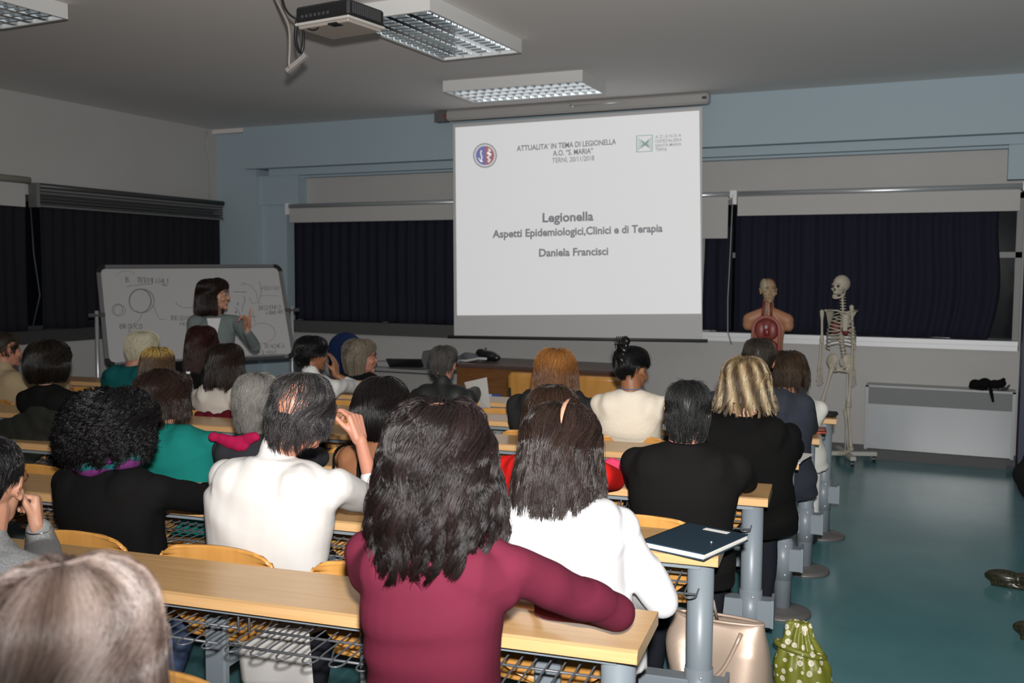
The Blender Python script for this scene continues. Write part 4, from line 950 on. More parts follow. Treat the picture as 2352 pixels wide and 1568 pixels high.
# 3 balding man in white shirt, hand to his head
ctr = W(695, 950, 'B', -.27)
t, T, HM, nb = person('balding man in a white shirt propping his head on his raised right hand', (695, 950), 'B', n=-.27, yaw=-.02, pitch=-.06, roll=.10, sc=1.1, top=cloth('cream_white_shirt', (.57, .55, .53), bump=600, bstr=.25), sw=.215, girth=1.22, vox=.0075, hipn=-.265, hipdx=-.13, nbx=-.07,
    rarm=(W(868, 1195, 'B', .05), W(828, 1010, 'B', .00)), larm='desk', fold=.004, collar=.03, seed=3, sleeve_end={1: .42, -1: .9}, skin=SKINR,
    rhand=dict(dir=(-.38, .1, 1), n=(-1, .1, -.1), side=1, curls=[(40, 45, 30), (50, 50, 35), (58, 58, 35), (62, 60, 35)], spread=4, thumb=(30, 15)), nbdz=.0)
bald = lambda V, k=1.0: (((V[:, 0] - .012) / .037) ** 2 + ((V[:, 1] + .075) / .056) ** 2 > k) | (V[:, 2] < .015)
sal = hairmat('dark_greying_hair', (.012, .010, .012), (.03, .026, .027), (.13, .12, .12), rough=.38)
make_hair(t, HM, sal, [(.0, .124), (.045, .121), (.083, .092), (.095, .03), (.094, -.03), (.082, -.085), (.078, -.115)], N=4200, T=12, wave=(.008, .07), clump=(.5, 110), thick=.014, rad=.0009, fly=.12, jit=.35, mask=bald, seed=3, side=.86, fa=66, root0=.0, rootmax=1.0, shell_in=.007, zh=.06)
make_hair(t, HM, sal, [(.0, .123), (.045, .120), (.079, .090), (.086, .04)], N=1100, T=9, wave=(.006, .06), clump=(.3, 90), thick=.002, rad=.0007, fly=.2, jit=.5, seed=31, shell=False, rootmax=.8).name = 'thinning_hair'

k_ = MB(); G = []
for i in range(9):
    u = i / 8; G.append([atrow(545 + 165 * v + 12 * u, 1436 + 140 * u + 8 * v, 'A', .440 + .006 * sin(9 * v + 3 * u) * u) for v in np.linspace(0, 1, 14)])
k_.grid(G); o = k_.build('shirt_tail', bpy.data.materials['cream_white_shirt'], t); m_ = o.modifiers.new('t', 'SOLIDIFY'); m_.thickness = .004
# 4 curly black hair
t, T, HM, nb = person('woman with big curly black hair, black cardigan and a purple and teal scarf', (262, 985), 'B', n=-.33, yaw=-.25, top=cloth('black_cardigan', (.005, .0048, .005), bump=500, bstr=.5), topname='cardigan', sw=.20, girth=1.12, vox=.0095, hipn=-.265, lower=JEANS, seed=4, neckdrop=.0, hipdx=.0, rarm='desk', nbdz=.02)
make_hair(t, HM, h_black, [(.0, .150), (.06, .145), (.118, .11), (.148, .04), (.158, -.03), (.142, -.09), (.100, -.125)], N=7000, T=34, wave=(.010, .08), clump=(.3, 620), thick=.040, rad=.0010, fly=.12, jit=.40, curl=.0095, seed=4, shell_in=.034, rootmax=.9)
for nm, col, a0, rr, dz in (('scarf', (.13, .02, .13), 0, .020, -.015), ('scarf_fold', (.012, .09, .095), 1, .022, -.035), ('scarf_fold', (.10, .02, .10), 2, .018, -.052)):
    P = [xf(T, nb + np.array([.098 * cos(a) * (1 + .12 * sin(3 * a + a0)), .0 + .088 * sin(a), .05 + dz + .012 * sin(2 * a + a0)])) for a in np.linspace(0, 2 * pi, 26, endpoint=False)]
    MB().tube(P, [rr * (1 + .25 * sin(5 * i + a0)) for i in range(26)], 10, closed=True).build(nm, cloth('scarf_' + str(a0), col), t)
k_ = MB(); r_ = np.random.default_rng(8)
for i in range(8):
    for j in range(4):
        p = W(177 + j * 5 + (i % 2) * 2, 1125 + i * 4.5, 'B', -.455); k_.ell(p, .0022, nu=6, nv=4)
# 5 man at left edge: glasses, fist, grey sweater
grm = mat('grey_marl_wool', (.17, .175, .18), .9, col2=(.26, .265, .27), nscale=160, bump=300, bdist=.002, bstr=.5)
t, T, HM, nb = person('man in a grey marl sweater at the left edge with glasses and raised fist', (-28, 1118), 'A', n=-.36, yaw=.42, pitch=-.05, top=grm, topname='sweater', sw=.19, girth=1.05, vox=.008, hipn=-.265, hipdx=-.04,
    rarm=(W(100, 1330, 'A', .06), W(88, 1212, 'A', -.05)), larm='lap', collar=.02, seed=5, sleeve_end={1: .93, -1: .95},
    rhand=dict(dir=(-.22, .15, 1), n=(-.8, -.75, 0), side=1, curls=[(75, 85, 40), (78, 88, 45), (80, 90, 45), (82, 90, 45)], spread=2, thumb=(25, 35), L=.97))
make_hair(t, HM, h_black, P_SHORT, N=2600, T=8, wave=(.003, .05), clump=(.3, 40), thick=.008, rad=.0009, side=.72, jit=.3, maxlen=.05, seed=5, fa=60, shell_in=.004, zh=.06)
glasses(t, HM, mat('tortoise', (.12, .03, .01), .3)); eyes(t, HM)
wp = W(88, 1216, 'A', -.05); MB().tube([wp + np.array([.036 * cos(a), .028 * sin(a), .006 * sin(a)]) for a in np.linspace(0, 2 * pi, 20, endpoint=False)], .002, 6, closed=True).build('bracelet', mat('steel', (.7, .7, .7), .2, metal=1), t)

# 6 blurred blond head in the near left corner
t, T, HM, nb = person('person with greyish blond straight hair in the bottom left corner, close up', (172, 1530), 'Z', D=1.12, yaw=.1, top=cloth('dark_sweater', (.02, .02, .022)), sw=.18, vox=.011, hipn=-.52, seed=6, larm='lap', rarm='lap')
bt = lambda V, tv: np.clip(tv * .75 + .28 * np.sin(np.arctan2(V[:, 0], -V[:, 1]) * 9 + 1) + .25, 0, 1)
make_hair(t, HM, hairmat('ash_blond_hair', (.035, .022, .017), (.10, .068, .055), (.24, .185, .165), rough=.38), [(.0, .135), (.05, .130), (.092, .095), (.104, .03), (.106, -.06), (.108, -.14)], N=7000, T=12, wave=(.002, .15), clump=(.3, 160), thick=.012, rad=.0007, fly=.02, jit=.1, seed=6, tintf=bt, parting=-.02)

# 7 row C
t, T, HM, nb = person('woman in a teal blouse with medium brown hair and a large earring', (378, 912), 'C', n=-.26, yaw=-.25, top=cloth('teal_cloth', (.008, .17, .145), bstr=.2), topname='blouse', sw=.235, girth=1.25, seed=7, hipn=-.265, hipdx=.09, nbdz=.02, nbx=.03)
make_hair(t, HM, hairmat('brown_bob_hair', (.012, .006, .004), (.03, .014, .009), (.055, .028, .016)), [(.0, .138), (.05, .133), (.10, .10), (.125, .04), (.140, -.03), (.150, -.09), (.135, -.13)], N=3200, T=11, wave=(.006, .12), clump=(.5, 50), thick=.02, rad=.0013, jit=.25, seed=7, shell_in=.016)
earring(t, HM, 1, r=.014)
t, T, HM, nb = person('person with thick wavy grey hair half hidden by the balding man', (597, 925), 'C', n=-.28, yaw=-.2, top=cloth('dark_grey_top', (.03, .03, .035)), sw=.18, seed=8, hipn=-.265, skin=SKINR)
make_hair(t, HM, h_grey, [(.0, .140), (.05, .135), (.090, .10), (.100, .03), (.092, -.04), (.080, -.11), (.07, -.16)], N=3000, T=11, wave=(.008, .08), clump=(.5, 50), thick=.014, rad=.0013, jit=.2, seed=8, fa=60, side=.85)
t, T, HM, nb = person('woman with a sleek black bob in a black tank top, bare shoulders', (880, 935), 'C', n=-.28, yaw=.05, top=cloth('black_tank_cloth', (.008, .008, .009)), topname='tank_top', sw=.185, sleeves=False, skin=SKINT, seed=9, hipn=-.265, hipdx=-.10, tank=2, nosleeve_cut=.13)
make_hair(t, HM, hairmat('blue_black_hair', (.003, .003, .003), (.008, .006, .006), (.02, .012, .010), rough=.3), [(.0, .136), (.05, .131), (.098, .098), (.120, .04), (.130, -.03), (.128, -.09), (.112, -.125)], N=3200, T=11, wave=(.001, .2), clump=(.2, 50), thick=.014, rad=.0013, jit=.06, seed=9)
t, T, HM, nb = person('woman in a bright red blouse hidden behind the white shirt woman', (1272, 960), 'C', n=-.28, top=cloth('red_cloth', (.62, .012, .010)), topname='blouse', sw=.20, girth=1.1, seed=10, hipn=-.265, hipdx=.0)
make_hair(t, HM, h_brown, [(.0, .140), (.05, .135), (.10, .10), (.118, .03), (.125, -.06), (.12, -.13)], N=2000, T=10, wave=(.005, .1), clump=(.4, 40), thick=.015, rad=.0013, seed=10)
t, T, HM, nb = person('woman with cropped black hair and glasses in a black t-shirt, elbow on desk', (1580, 950), 'C', n=-.30, yaw=.12, pitch=-.05, top=cloth('black_jersey', (.0065, .006, .006)), topname='t_shirt', sw=.20, nbdz=.022, girth=1.15, vox=.009, seed=11, hipn=-.265, hipdx=-.02,
    rarm=(W(1712, 1128, 'C', .03), W(1635, 1050, 'C', .12)), larm='desk', sleeve_end={1: .8, -1: .5}, collar=.0, fold=.003)
make_hair(t, HM, hairmat('cropped_black_hair', (.004, .004, .004), (.009, .009, .009), (.05, .05, .05), rough=.5), [(.0, .126), (.045, .123), (.080, .092), (.088, .03), (.082, -.04), (.064, -.10)], N=7000, T=5, wave=(.0015, .03), clump=(.2, 1400), thick=.003, rad=.0008, side=.72, jit=.3, maxlen=.035, seed=11, fa=60, shell_in=.004, zh=.06, rootmax=1.25)
glasses(t, HM, mat('thin_black_frame', (.03, .03, .03), .3)); earring(t, HM, -1)
P = [xf(T, nb + np.array([.064 * cos(a), .012 + .060 * sin(a), .012 + .004 * sin(a)])) for a in np.linspace(0, 2 * pi, 24, endpoint=False)]
MB().tube(P, .0022, 6, closed=True).build('necklace', mat('pink_beads', (.5, .2, .18), .3), t)

# row D
bl = lambda V, tv: np.clip(.20 + .5 * np.sin(np.arctan2(V[:, 0], -V[:, 1]) * 13 + V[:, 2] * 25) * (V[:, 2] < .11) + .5 * (tv - .5) + .15, 0, 1)
t, T, HM, nb = person('woman with streaky blond flicked-out hair and black long top', (1712, 885), 'D', n=-.30, yaw=.0, top=cloth('black_long_top', (.0048, .0045, .0045)), topname='top', sw=.20, girth=1.34, seed=12, hipn=-.265, hipdx=.0, larm='desk', rarm='desk', swell=.0, vox=.009)
make_hair(t, HM, hairmat('streaked_blond_hair', (.06, .036, .018), (.26, .18, .09), (.62, .51, .34), rough=.4), [(.0, .140), (.05, .135), (.098, .10), (.112, .045), (.118, -.02), (.138, -.08), (.155, -.115)], N=3400, T=11, wave=(.008, .10), clump=(.7, 130), thick=.024, rad=.0014, jit=.32, fly=.06, seed=12, tintf=bl, shell_in=.014)
t, T, HM, nb = person('woman with a black bob and small neck clasp, black top, near the left edge', (115, 832), 'D', n=-.30, yaw=-.1, top=cloth('black_knit_top', (.006, .006, .006)), topname='top', sw=.18, seed=13, hipn=-.265, girth=1.0)
make_hair(t, HM, hairmat('black_bob_hair', (.005, .004, .004), (.012, .009, .007), (.045, .03, .015)), [(.0, .140), (.05, .135), (.100, .10), (.118, .04), (.122, -.03), (.105, -.09), (.085, -.12)], N=1800, T=10, wave=(.001, .2), clump=(.2, 40), thick=.012, rad=.0015, jit=.08, seed=13)
P = xf(T, nb + np.array([0, -.045, .012])); MB().ell(P, .005, nu=8, nv=6).build('necklace_clasp', mat('bright_silver', (.9, .9, .9), .1, metal=1), t)
# row E
t, T, HM, nb = person('man with short dark hair in a navy grey sweater leaning on his elbow', (1742, 832), 'E', n=-.30, yaw=.15, top=mat('navy_grey_sweater', (.018, .022, .034), .9, bump=400, bdist=.001), topname='sweater', sw=.235, girth=1.38, seed=14, hipn=-.265, hipdx=.02, rarm=(W(1862, 1012, 'E', .02), W(1790, 1000, 'E', .2)), larm='desk', skin=SKINR, vox=.010)
make_hair(t, HM, hairmat('short_brown_hair', (.015, .011, .008), (.035, .026, .018), (.06, .045, .03), rough=.5), P_SHORT, N=2200, T=6, wave=(.002, .04), clump=(.2, 40), thick=.006, rad=.0013, side=.72, jit=.3, maxlen=.045, seed=14, fa=60, shell_in=.004, zh=.06)
t, T, HM, nb = person('woman with a clipped-up black updo in a cream lace top', (1452, 850), 'E', n=-.30, yaw=-.38, pitch=-.22, roll=-.1, top=mat('cream_lace', (.74, .66, .54), .8, bump=60, bdist=.004, bstr=.5), topname='top', sw=.185, girth=1.12, seed=15, hipn=-.265, hipdx=-.02, skin=SKINT, sleeve_end=.3, rarm='desk', larm='desk', nbdz=.025)
make_hair(t, HM, h_black, [(.0, .134), (.05, .130), (.090, .095), (.098, .04), (.085, -.02), (.05, -.07)], N=1800, T=8, wave=(.004, .08), clump=(.4, 40), thick=.01, rad=.0014, side=.7, jit=.2, seed=15, fa=62, shell_in=.006)
k_ = MB(HM); k_.ell((0, -.10, .09), (.04, .035, .05)).ell((.02, -.11, .13), (.025, .02, .035)).ell((-.02, -.09, .13), (.02, .02, .03)).ell((0, -.115, .04), (.03, .025, .04)); k_.remesh('hair_bun', h_black, t, .006, 1, fold_fn(3, .004, 120))
k_ = MB(HM)
for i in range(6): k_.tube([(-.03 + i * .012, -.125, .10), (-.03 + i * .012, -.14, .13), (-.03 + i * .012, -.12, .165)], .003, 6)
k_.box((-.035, -.135, .118), (.035, -.125, .128)); k_.build('hair_clip', mat('glossy_black_clip', (.008, .008, .008), .1), t)
earring(t, HM, -1)
P = [xf(T, nb + np.array([.068 * cos(a), .012 + .062 * sin(a), .012 + .004 * sin(a)])) for a in np.linspace(0, 2 * pi, 24, endpoint=False)]
MB().tube(P, .003, 6, closed=True).build('lanyard', mat('lanyard_blue', (.08, .12, .22), .6), t)
gt = lambda V, tv: np.clip(tv * .6 + .45 * sstep((V[:, 2] + .02) / .10), 0, 1)
t, T, HM, nb = person('woman with shoulder-length ginger hair in a charcoal jacket', (1277, 852), 'E', n=-.28, yaw=.0, top=cloth('charcoal_jacket', (.022, .022, .023)), topname='jacket', sw=.23, girth=1.35, nbdz=.02, seed=16, hipn=-.265, hipdx=.0)
make_hair(t, HM, hairmat('ginger_hair', (.05, .018, .006), (.19, .07, .015), (.42, .19, .045), rough=.4), [(.0, .140), (.05, .136), (.098, .105), (.122, .04), (.128, -.04), (.135, -.12), (.15, -.18), (.14, -.21)], N=2400, T=10, wave=(.004, .14), clump=(.4, 40), thick=.015, rad=.0016, jit=.15, seed=16, tintf=gt)
t, T, HM, nb = person('woman in a pale beige top with long dark hair and glasses', (522, 835), 'E', n=-.28, yaw=-.15, top=cloth('beige_white_top', (.55, .50, .44)), topname='top', sw=.215, girth=1.15, seed=17, hipn=-.265)
make_hair(t, HM, hairmat('dark_long_hair', (.006, .004, .003), (.02, .011, .008), (.045, .025, .016)), [(.0, .138), (.05, .134), (.096, .10), (.112, .03), (.118, -.06), (.124, -.13), (.115, -.18)], N=1800, T=10, wave=(.004, .1), clump=(.4, 40), thick=.015, rad=.0016, jit=.2, seed=17)
glasses(t, HM)
t, T, HM, nb = person('man in a beige jacket at the far left edge, ear visible', (12, 805), 'E', n=-.25, yaw=-.35, top=cloth('beige_jacket', (.36, .28, .17)), topname='jacket', sw=.22, girth=1.15, seed=18, hipn=-.265, skin=SKINR, collar=.02, hipdx=.0)
make_hair(t, HM, hairmat('brown_crop_hair', (.02, .013, .008), (.06, .04, .02), rough=.5), [(.0, .134), (.045, .131), (.082, .098), (.088, .04), (.082, -.01), (.066, -.055)], N=1200, T=6, wave=(.002, .04), clump=(.4, 50), thick=.006, rad=.0016, side=.62, jit=.3, maxlen=.045, rootmax=.9, seed=18, fa=58, shell_in=.004, zh=.06)
# row F
t, T, HM, nb = person('woman with chestnut layered hair and white shirt beside the aisle', (1808, 855), 'F', n=-.28, yaw=.25, top=cloth('aisle_white_shirt', (.66, .65, .60)), sw=.20, girth=1.05, seed=19, hipn=-.265, hipdx=.06, lower=cloth('white_skirt_cloth', (.6, .6, .58)), nbdz=.0, rarm=(W(1872, 955, 'F', .0), W(1830, 950, 'F', .2)))
make_hair(t, HM, hairmat('chestnut_hair', (.02, .012, .008), (.06, .035, .02), (.12, .07, .035), rough=.45), [(.0, .140), (.05, .136), (.098, .105), (.118, .04), (.122, -.03), (.12, -.09), (.115, -.12)], N=1800, T=9, wave=(.007, .08), clump=(.5, 40), thick=.018, rad=.0016, jit=.25, fly=.12, seed=19)
t, T, HM, nb = person('grey-haired man in a black jacket reading a raised sheet of paper', (1020, 838), 'F', n=-.28, yaw=.1, top=mat('black_green_jacket', (.012, .015, .014), .6, bump=60, bdist=.003), topname='jacket', sw=.20, girth=1.12, seed=20, hipn=-.265, skin=SKINR, collar=.03, hipdx=.02,
    rarm=(W(1092, 960, 'F', -.03), W(1080, 935, 'F', .12)))
make_hair(t, HM, hairmat('iron_grey_hair', (.035, .033, .03), (.09, .085, .078), (.16, .15, .14), rough=.5), [(.0, .136), (.045, .133), (.088, .10), (.094, .04), (.086, -.02), (.068, -.075)], N=1500, T=8, wave=(.005, .06), clump=(.5, 40), thick=.01, rad=.0016, side=.66, jit=.25, seed=20, fa=60, shell_in=.004)
t, T, HM, nb = person('man with wavy black hair in white shirt, hand held to his face', (718, 815), 'F', n=-.28, yaw=-.45, top=cloth('crisp_white_shirt', (.62, .62, .60)), sw=.19, seed=21, hipn=-.265, skin=SKINT, collar=.02,
    rarm=(W(818, 905, 'F', .05), W(772, 862, 'F', -.02)), sleeve_end={1: .45, -1: .9}, rhand=dict(dir=(-.2, .2, 1), n=(-1, 0, 0), side=1, curl=(18, 20, 12), spread=3))
make_hair(t, HM, h_black, [(.0, .142), (.05, .138), (.098, .105), (.108, .04), (.098, -.03), (.08, -.09)], N=1600, T=9, wave=(.006, .05), clump=(.4, 40), thick=.014, rad=.0016, side=.75, jit=.2, seed=21, fa=60)
t, T, HM, nb = person('woman with dark red hair in black standing out before the speaker', (467, 792), 'F', n=-.28, yaw=.05, top=cloth('plain_black_top', (.006, .006, .006)), topname='top', sw=.23, girth=1.15, nbdz=.03, seed=22, hipn=-.265)
make_hair(t, HM, hairmat('dark_red_hair', (.012, .003, .002), (.035, .007, .004), (.06, .015, .008)), [(.0, .150), (.05, .146), (.098, .115), (.112, .04), (.118, -.05), (.125, -.13), (.13, -.2)], N=1600, T=10, wave=(.004, .14), clump=(.3, 40), thick=.015, rad=.0018, seed=22)
t, T, HM, nb = person('woman with short white-blond hair in a teal top near the whiteboard', (332, 800), 'F', n=-.28, yaw=-.4, top=cloth('deep_teal_cloth', (.008, .10, .105)), topname='top', sw=.23, girth=1.25, seed=23, hipn=-.265, skin=SKINR, hipdx=-.16, nbx=-.06, nbk=.02)
make_hair(t, HM, hairmat('white_blond_hair', (.30, .27, .18), (.55, .50, .36), (.7, .66, .52), rough=.5), [(.0, .138), (.05, .134), (.096, .10), (.108, .04), (.104, -.02), (.09, -.07), (.082, -.09)], N=1500, T=8, wave=(.004, .1), clump=(.4, 40), thick=.012, rad=.0016, side=.8, jit=.15, seed=23, fa=58)
hg = lambda V, tv: np.clip(.25 * tv + 1.1 * (tv > .45) * sstep((V[:, 2] - .05) / .05) * (.4 + tv), 0, 1)
t, T, HM, nb = person('woman with gold-highlighted brown hair seen above the teal blouse woman', (365, 842), 'E', n=-.28, yaw=-.1, top=cloth('brown_grey_top', (.05, .04, .035)), topname='top', sw=.18, seed=24, hipn=-.265)
make_hair(t, HM, hairmat('gold_highlight_hair', (.05, .028, .015), (.14, .08, .03), (.5, .33, .09), rough=.4), P_MED, N=1600, T=9, wave=(.003, .1), clump=(.3, 40), thick=.014, rad=.0016, seed=24, tintf=hg)
# beyond row F: ponytailed woman with glasses on a chair near the side table
t, T, HM, nb = person('blond ponytailed woman in black with dark glasses looking right', (830, 820), 'G', n=-.28, yaw=-1.0, sc=1.1, top=cloth('black_coat', (.008, .008, .009)), topname='coat', sw=.19, seed=25, hipn=-.22, girth=1.1, rlegs=True, larm='lap', rarm='lap', skin=SKINR, nbdz=.01)
make_hair(t, HM, hairmat('dark_blond_hair', (.06, .045, .03), (.15, .12, .085), (.27, .23, .17), rough=.45), [(.0, .140), (.05, .135), (.098, .10), (.108, .04), (.104, -.03), (.09, -.10), (.085, -.14), (.09, -.22)], N=2000, T=10, wave=(.004, .1), clump=(.5, 30), thick=.014, rad=.0017, seed=25, fa=70, jit=.2)
glasses(t, HM, BLACKP)
plychair(*xf(ROWM['G'], (xf(ROWM['G'].inverted(), at(830, 820, Y=6.5))[0], -.42, 0))[:2], 'plywood chair under the ponytailed woman')

# ---- the speaker, standing at the whiteboard
sp = at(493, 678, D=8.1)
t = thing('person', 'woman speaker in grey cardigan standing at the whiteboard, one finger raised', 'person', (sp[0], sp[1], 0), radians(180 + 35))
T = worldm(t); h = xf(T.inverted(), sp); HM = headM(sp, radians(0), radians(-62), radians(2), 0, 1.08)
nbz = h[2] - .165; nb = np.array([0, -.02, nbz]); S = {s: nb + np.array([s * .17, 0, -.055]) for s in (-1, 1)}
# image-right arm is her left one
Ti = T.inverted(); eL = xf(Ti, at(585, 795, D=7.95)); wL = xf(Ti, at(566, 762, D=7.75)); eR = xf(Ti, at(440, 830, D=8.15)); wR = eR + np.array([0, .12, -.2])
sl_ = -1 if np.linalg.norm(S[-1] - eL) < np.linalg.norm(S[1] - eL) else 1
AR = {sl_: (eL, wL), -sl_: (eR, wR)}
def tor(mb, d, z0=.88):
    st = [(z0, .165, .115), (.98, .15, .10), (1.08, .138, .095), (nbz - .22, .15, .10), (nbz - .12, .155, .10), (nbz - .05, .12, .08), (nbz + .0, .07, .06)]
    mb.loft([np.array([((a + d) * cos(q), (b + d) * sin(q) - .01, z) for q in np.linspace(0, 2 * pi, 24, endpoint=False)]) for z, a, b in st])
    for s in (-1, 1): mb.capsule(nb + [s * .02, 0, -.04], S[s], .048 + d, .05 + d); mb.capsule(S[s], AR[s][0], .05 + d, .042 + d)
c_ = MB(T); tor(c_, .008, .80)
for s in (-1, 1): c_.capsule(AR[s][0], AR[s][1], .046, .034)
c_.remesh('cardigan', cloth('grey_green_cardigan', (.16, .19, .185)), t, .010, 4, fold_fn(60, .003))
b_ = MB(T); tor(b_, -.01)
for s in (-1, 1):
    b_.capsule(AR[s][0], AR[s][1], .034, .024); b_.capsule((s * .085, 0, .90), (s * .09, 0, .48), .08, .055); b_.capsule((s * .09, 0, .48), (s * .09, 0, .08), .05, .035); b_.capsule((s * .09, 0, .05), (s * .09, .12, .04), .035, .03)
b_.capsule(nb + [0, 0, -.04], xf(Ti @ HM, (0, -.01, -.05)), .055, .052); add_head(b_, Ti @ HM)
TR3 = npm(Ti)[:3, :3]
add_hand(b_, AR[sl_][1], TR3 @ (cu + cr * .1), TR3 @ (-cf * .6 - cr * .5), 1, curls=[(4, 8, 5), (55, 60, 35), (62, 60, 35), (62, 60, 35)], L=1.1)
add_hand(b_, AR[-sl_][1], np.array([0, .2, -1]), (0, 1, 0), 1, L=1.0)
b_.remesh('body', SKIN, t, .005, 2)
V_ = []
k_ = MB(T); k_.add([(-.055, .088, nbz - .02), (.055, .088, nbz - .02), (.012, .118, nbz - .22), (-.012, .118, nbz - .22), (-.05, .05, nbz - .02), (.05, .05, nbz - .02), (.012, .09, nbz - .22), (-.012, .09, nbz - .22)], [(0, 1, 2, 3), (7, 6, 5, 4), (0, 4, 5, 1), (1, 5, 6, 2), (2, 6, 7, 3), (3, 7, 4, 0)]); k_.build('blouse', wh, t, label='white blouse in the cardigan neckline')
tr = MB(T); tr.ell((0, -.005, .90), (.17, .13, .11))
for s in (-1, 1): tr.capsule((s * .085, 0, .88), (s * .09, 0, .48), .092, .068); tr.capsule((s * .09, 0, .48), (s * .09, 0, .10), .062, .055)
tr.remesh('trousers', TROUS, t, .012, 4)
for s in (-1, 1): MB(T).ell((s * .09, .06, .04), (.045, .13, .04)).build('shoe', BLACKP, t)
make_hair(t, HM, hairmat('speaker_brown_hair', (.008, .004, .003), (.022, .011, .008), (.045, .022, .015)), [(.0, .140), (.05, .136), (.098, .105), (.108, .04), (.112, -.03), (.120, -.10), (.118, -.145), (.10, -.16)], N=2400, T=10, wave=(.002, .15), clump=(.3, 40), thick=.014, rad=.0016, seed=40, fa=66, jit=.1)
glasses(t, HM); eyes(t, HM)

# ---- person cut off by the right edge: shoe and trouser leg
q = at(2262, 1345, Z=.0)
t = thing('person', 'standing person cut off by the right edge, only a glittery black shoe in view', 'person', (q[0] + .27, q[1] + .02, 0), radians(80)); T = worldm(t)
SH = mat('glitter_black_shoe', (.008, .008, .008), .25, col2=(.05, .045, .02), nscale=140)
for s, dy, dx in ((1, 0, 0), (-1, -.0, .78)):
    k_ = MB(T); X = s * .0 + (-dx)
    yo_ = .0 if X == 0 else -.24; k_.ell((X, .18 + yo_, .045), (.045, .10, .042)).ell((X, .03 + yo_, .05), (.04, .12, .045)).capsule((X, -.03 + yo_, .06), (X, -.03 + yo_, .11), .042, .042).box((X - .04, -.08 + yo_, .0), (X + .04, .24 + yo_, .018)); k_.remesh('shoe', SH, t, .007, 3)
for s, dx in ((1, 0), (-1, .78)):
    yo_ = 0 if dx == 0 else -.24; MB(T).capsule((-dx, -.05 + yo_, .12), (-dx * .9, -.14 + yo_ * .8, .5), .055, .07).capsule((-dx * .9, -.14 + yo_ * .8, .5), (-.36 - (dx - .39) * .3, -.26, .92), .075, .09).remesh('trouser_leg', TROUS, t, .012, 3, fold_fn(70, .004))
k_ = MB(T); k_.loft([np.array([(-.38 + a * cos(u), -.30 + b * sin(u), z) for u in np.linspace(0, 2 * pi, 24, endpoint=False)]) for z, a, b in ((.85, .17, .12), (1.0, .16, .11), (1.25, .18, .12), (1.4, .16, .1), (1.46, .07, .06))])
for s in (-1, 1): k_.capsule((-.38 + s * .17, -.30, 1.38), (-.38 + s * .23, -.30, 1.12), .055, .045).capsule((-.38 + s * .23, -.30, 1.12), (-.38 + s * .2, -.22, .9), .045, .035)
k_.remesh('coat', cloth('black_overcoat', (.008, .008, .009)), t, .012, 4)
k_ = MB(T); add_head(k_, Matrix.Translation((-.38, -.28, 1.62))); k_.capsule((-.38, -.30, 1.40), (-.38, -.29, 1.56), .055, .053)
for s in (-1, 1): add_hand(k_, (-.38 + s * .2, -.22, .9), (0, .2, -1), (-s, 0, 0), 1)
k_.capsule((-.38, -.30, 1.0), (-.38, -.30, 1.4), .1, .1)
for s in (-1, 1): k_.capsule((-.38, -.30, 1.38), (-.38 + s * .17, -.30, 1.37), .05, .045).capsule((-.38 + s * .17, -.30, 1.37), (-.38 + s * .23, -.30, 1.12), .045, .038).capsule((-.38 + s * .23, -.30, 1.12), (-.38 + s * .2, -.22, .9), .038, .026)
k_.remesh('body', SKIN, t, .007, 2)
make_hair(t, worldm(t) @ Matrix.Translation((-.38, -.28, 1.62)), h_dark, P_SHORT, N=500, T=6, seed=50, side=.7)
# dark bag further down the aisle edge
k_ = MB(); q = at(2372, 1090, Y=7.2)
for dx, dz, r in ((0, .0, .12), (.03, .08, .10), (.06, -.06, .15), (.10, .05, .13)): k_.ell(q + [dx, 0, dz], (r, r * .7, r * .9))
q0 = q[2]
t = thing('wheeled_bag', 'bulky black bag standing in the aisle at the right edge', 'bag', (q[0], q[1], 0))
for z in np.arange(.10, q0, .1): k_.ell((q[0] + .10, q[1], z), (.14, .12, .09))
k_.remesh('bag_body', cloth('black_nylon', (.005, .005, .006), spec=.3), t, .012, 3, fold_fn(80, .006))

# ------------------------------------------------------------------ anatomical models
BONE = mat('ivory_bone', (.50, .45, .36), .5, bump=60, bdist=.001)
MUS = mat('red_muscle', (.20, .035, .03), .5)
SY_ = 8.95
def sk(x, y, d=0): return at(x, y, Y=SY_ + d)
t = thing('skeleton_model', 'life-size ivory human skeleton model on a rolling stand', 'skeleton', (*sk(1932, 700)[:2], 0))
HMs = headM(sk(1930, 660), radians(180), radians(-28), 0, 0, .95)
k_ = MB(HMs); k_.ell((0, -.02, .035), (.070, .090, .080)).ell((0, .03, -.01), (.052, .05, .06)).ell((.032, .062, -.018), (.016, .018, .012)).ell((-.032, .062, -.018), (.016, .018, .012)).ell((0, .068, -.045), (.028, .018, .018)).capsule((0, .078, .02), (0, .082, -.0), .008, .006)
k_.capsule((-.036, .068, .030), (.036, .068, .030), .008, .008)
for s in (-1, 1): k_.capsule((s * .055, .055, -.01), (s * .066, .0, -.012), .006, .006)
k_.remesh('skull', BONE, t, .004, 2)
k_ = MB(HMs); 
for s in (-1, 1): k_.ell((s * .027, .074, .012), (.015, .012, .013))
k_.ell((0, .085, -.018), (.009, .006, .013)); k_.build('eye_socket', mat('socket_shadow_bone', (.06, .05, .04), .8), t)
k_ = MB(HMs); k_.tube([(-.052, .0, -.03), (-.048, .02, -.075), (-.03, .062, -.092), (0, .078, -.095), (.03, .062, -.092), (.048, .02, -.075), (.052, .0, -.03)], [.008, .009, .010, .012, .010, .009, .008], 8).box((-.022, .07, -.085), (.022, .082, -.066)); k_.build('jaw', BONE, t)
spn = [sk(1934, 674), sk(1935, 690), sk(1936, 705), sk(1936, 725), sk(1934, 745, .03), sk(1932, 765, .04), sk(1933, 785, .03), sk(1937, 805, .0), sk(1940, 825, .02)]
P = np.array(spn)
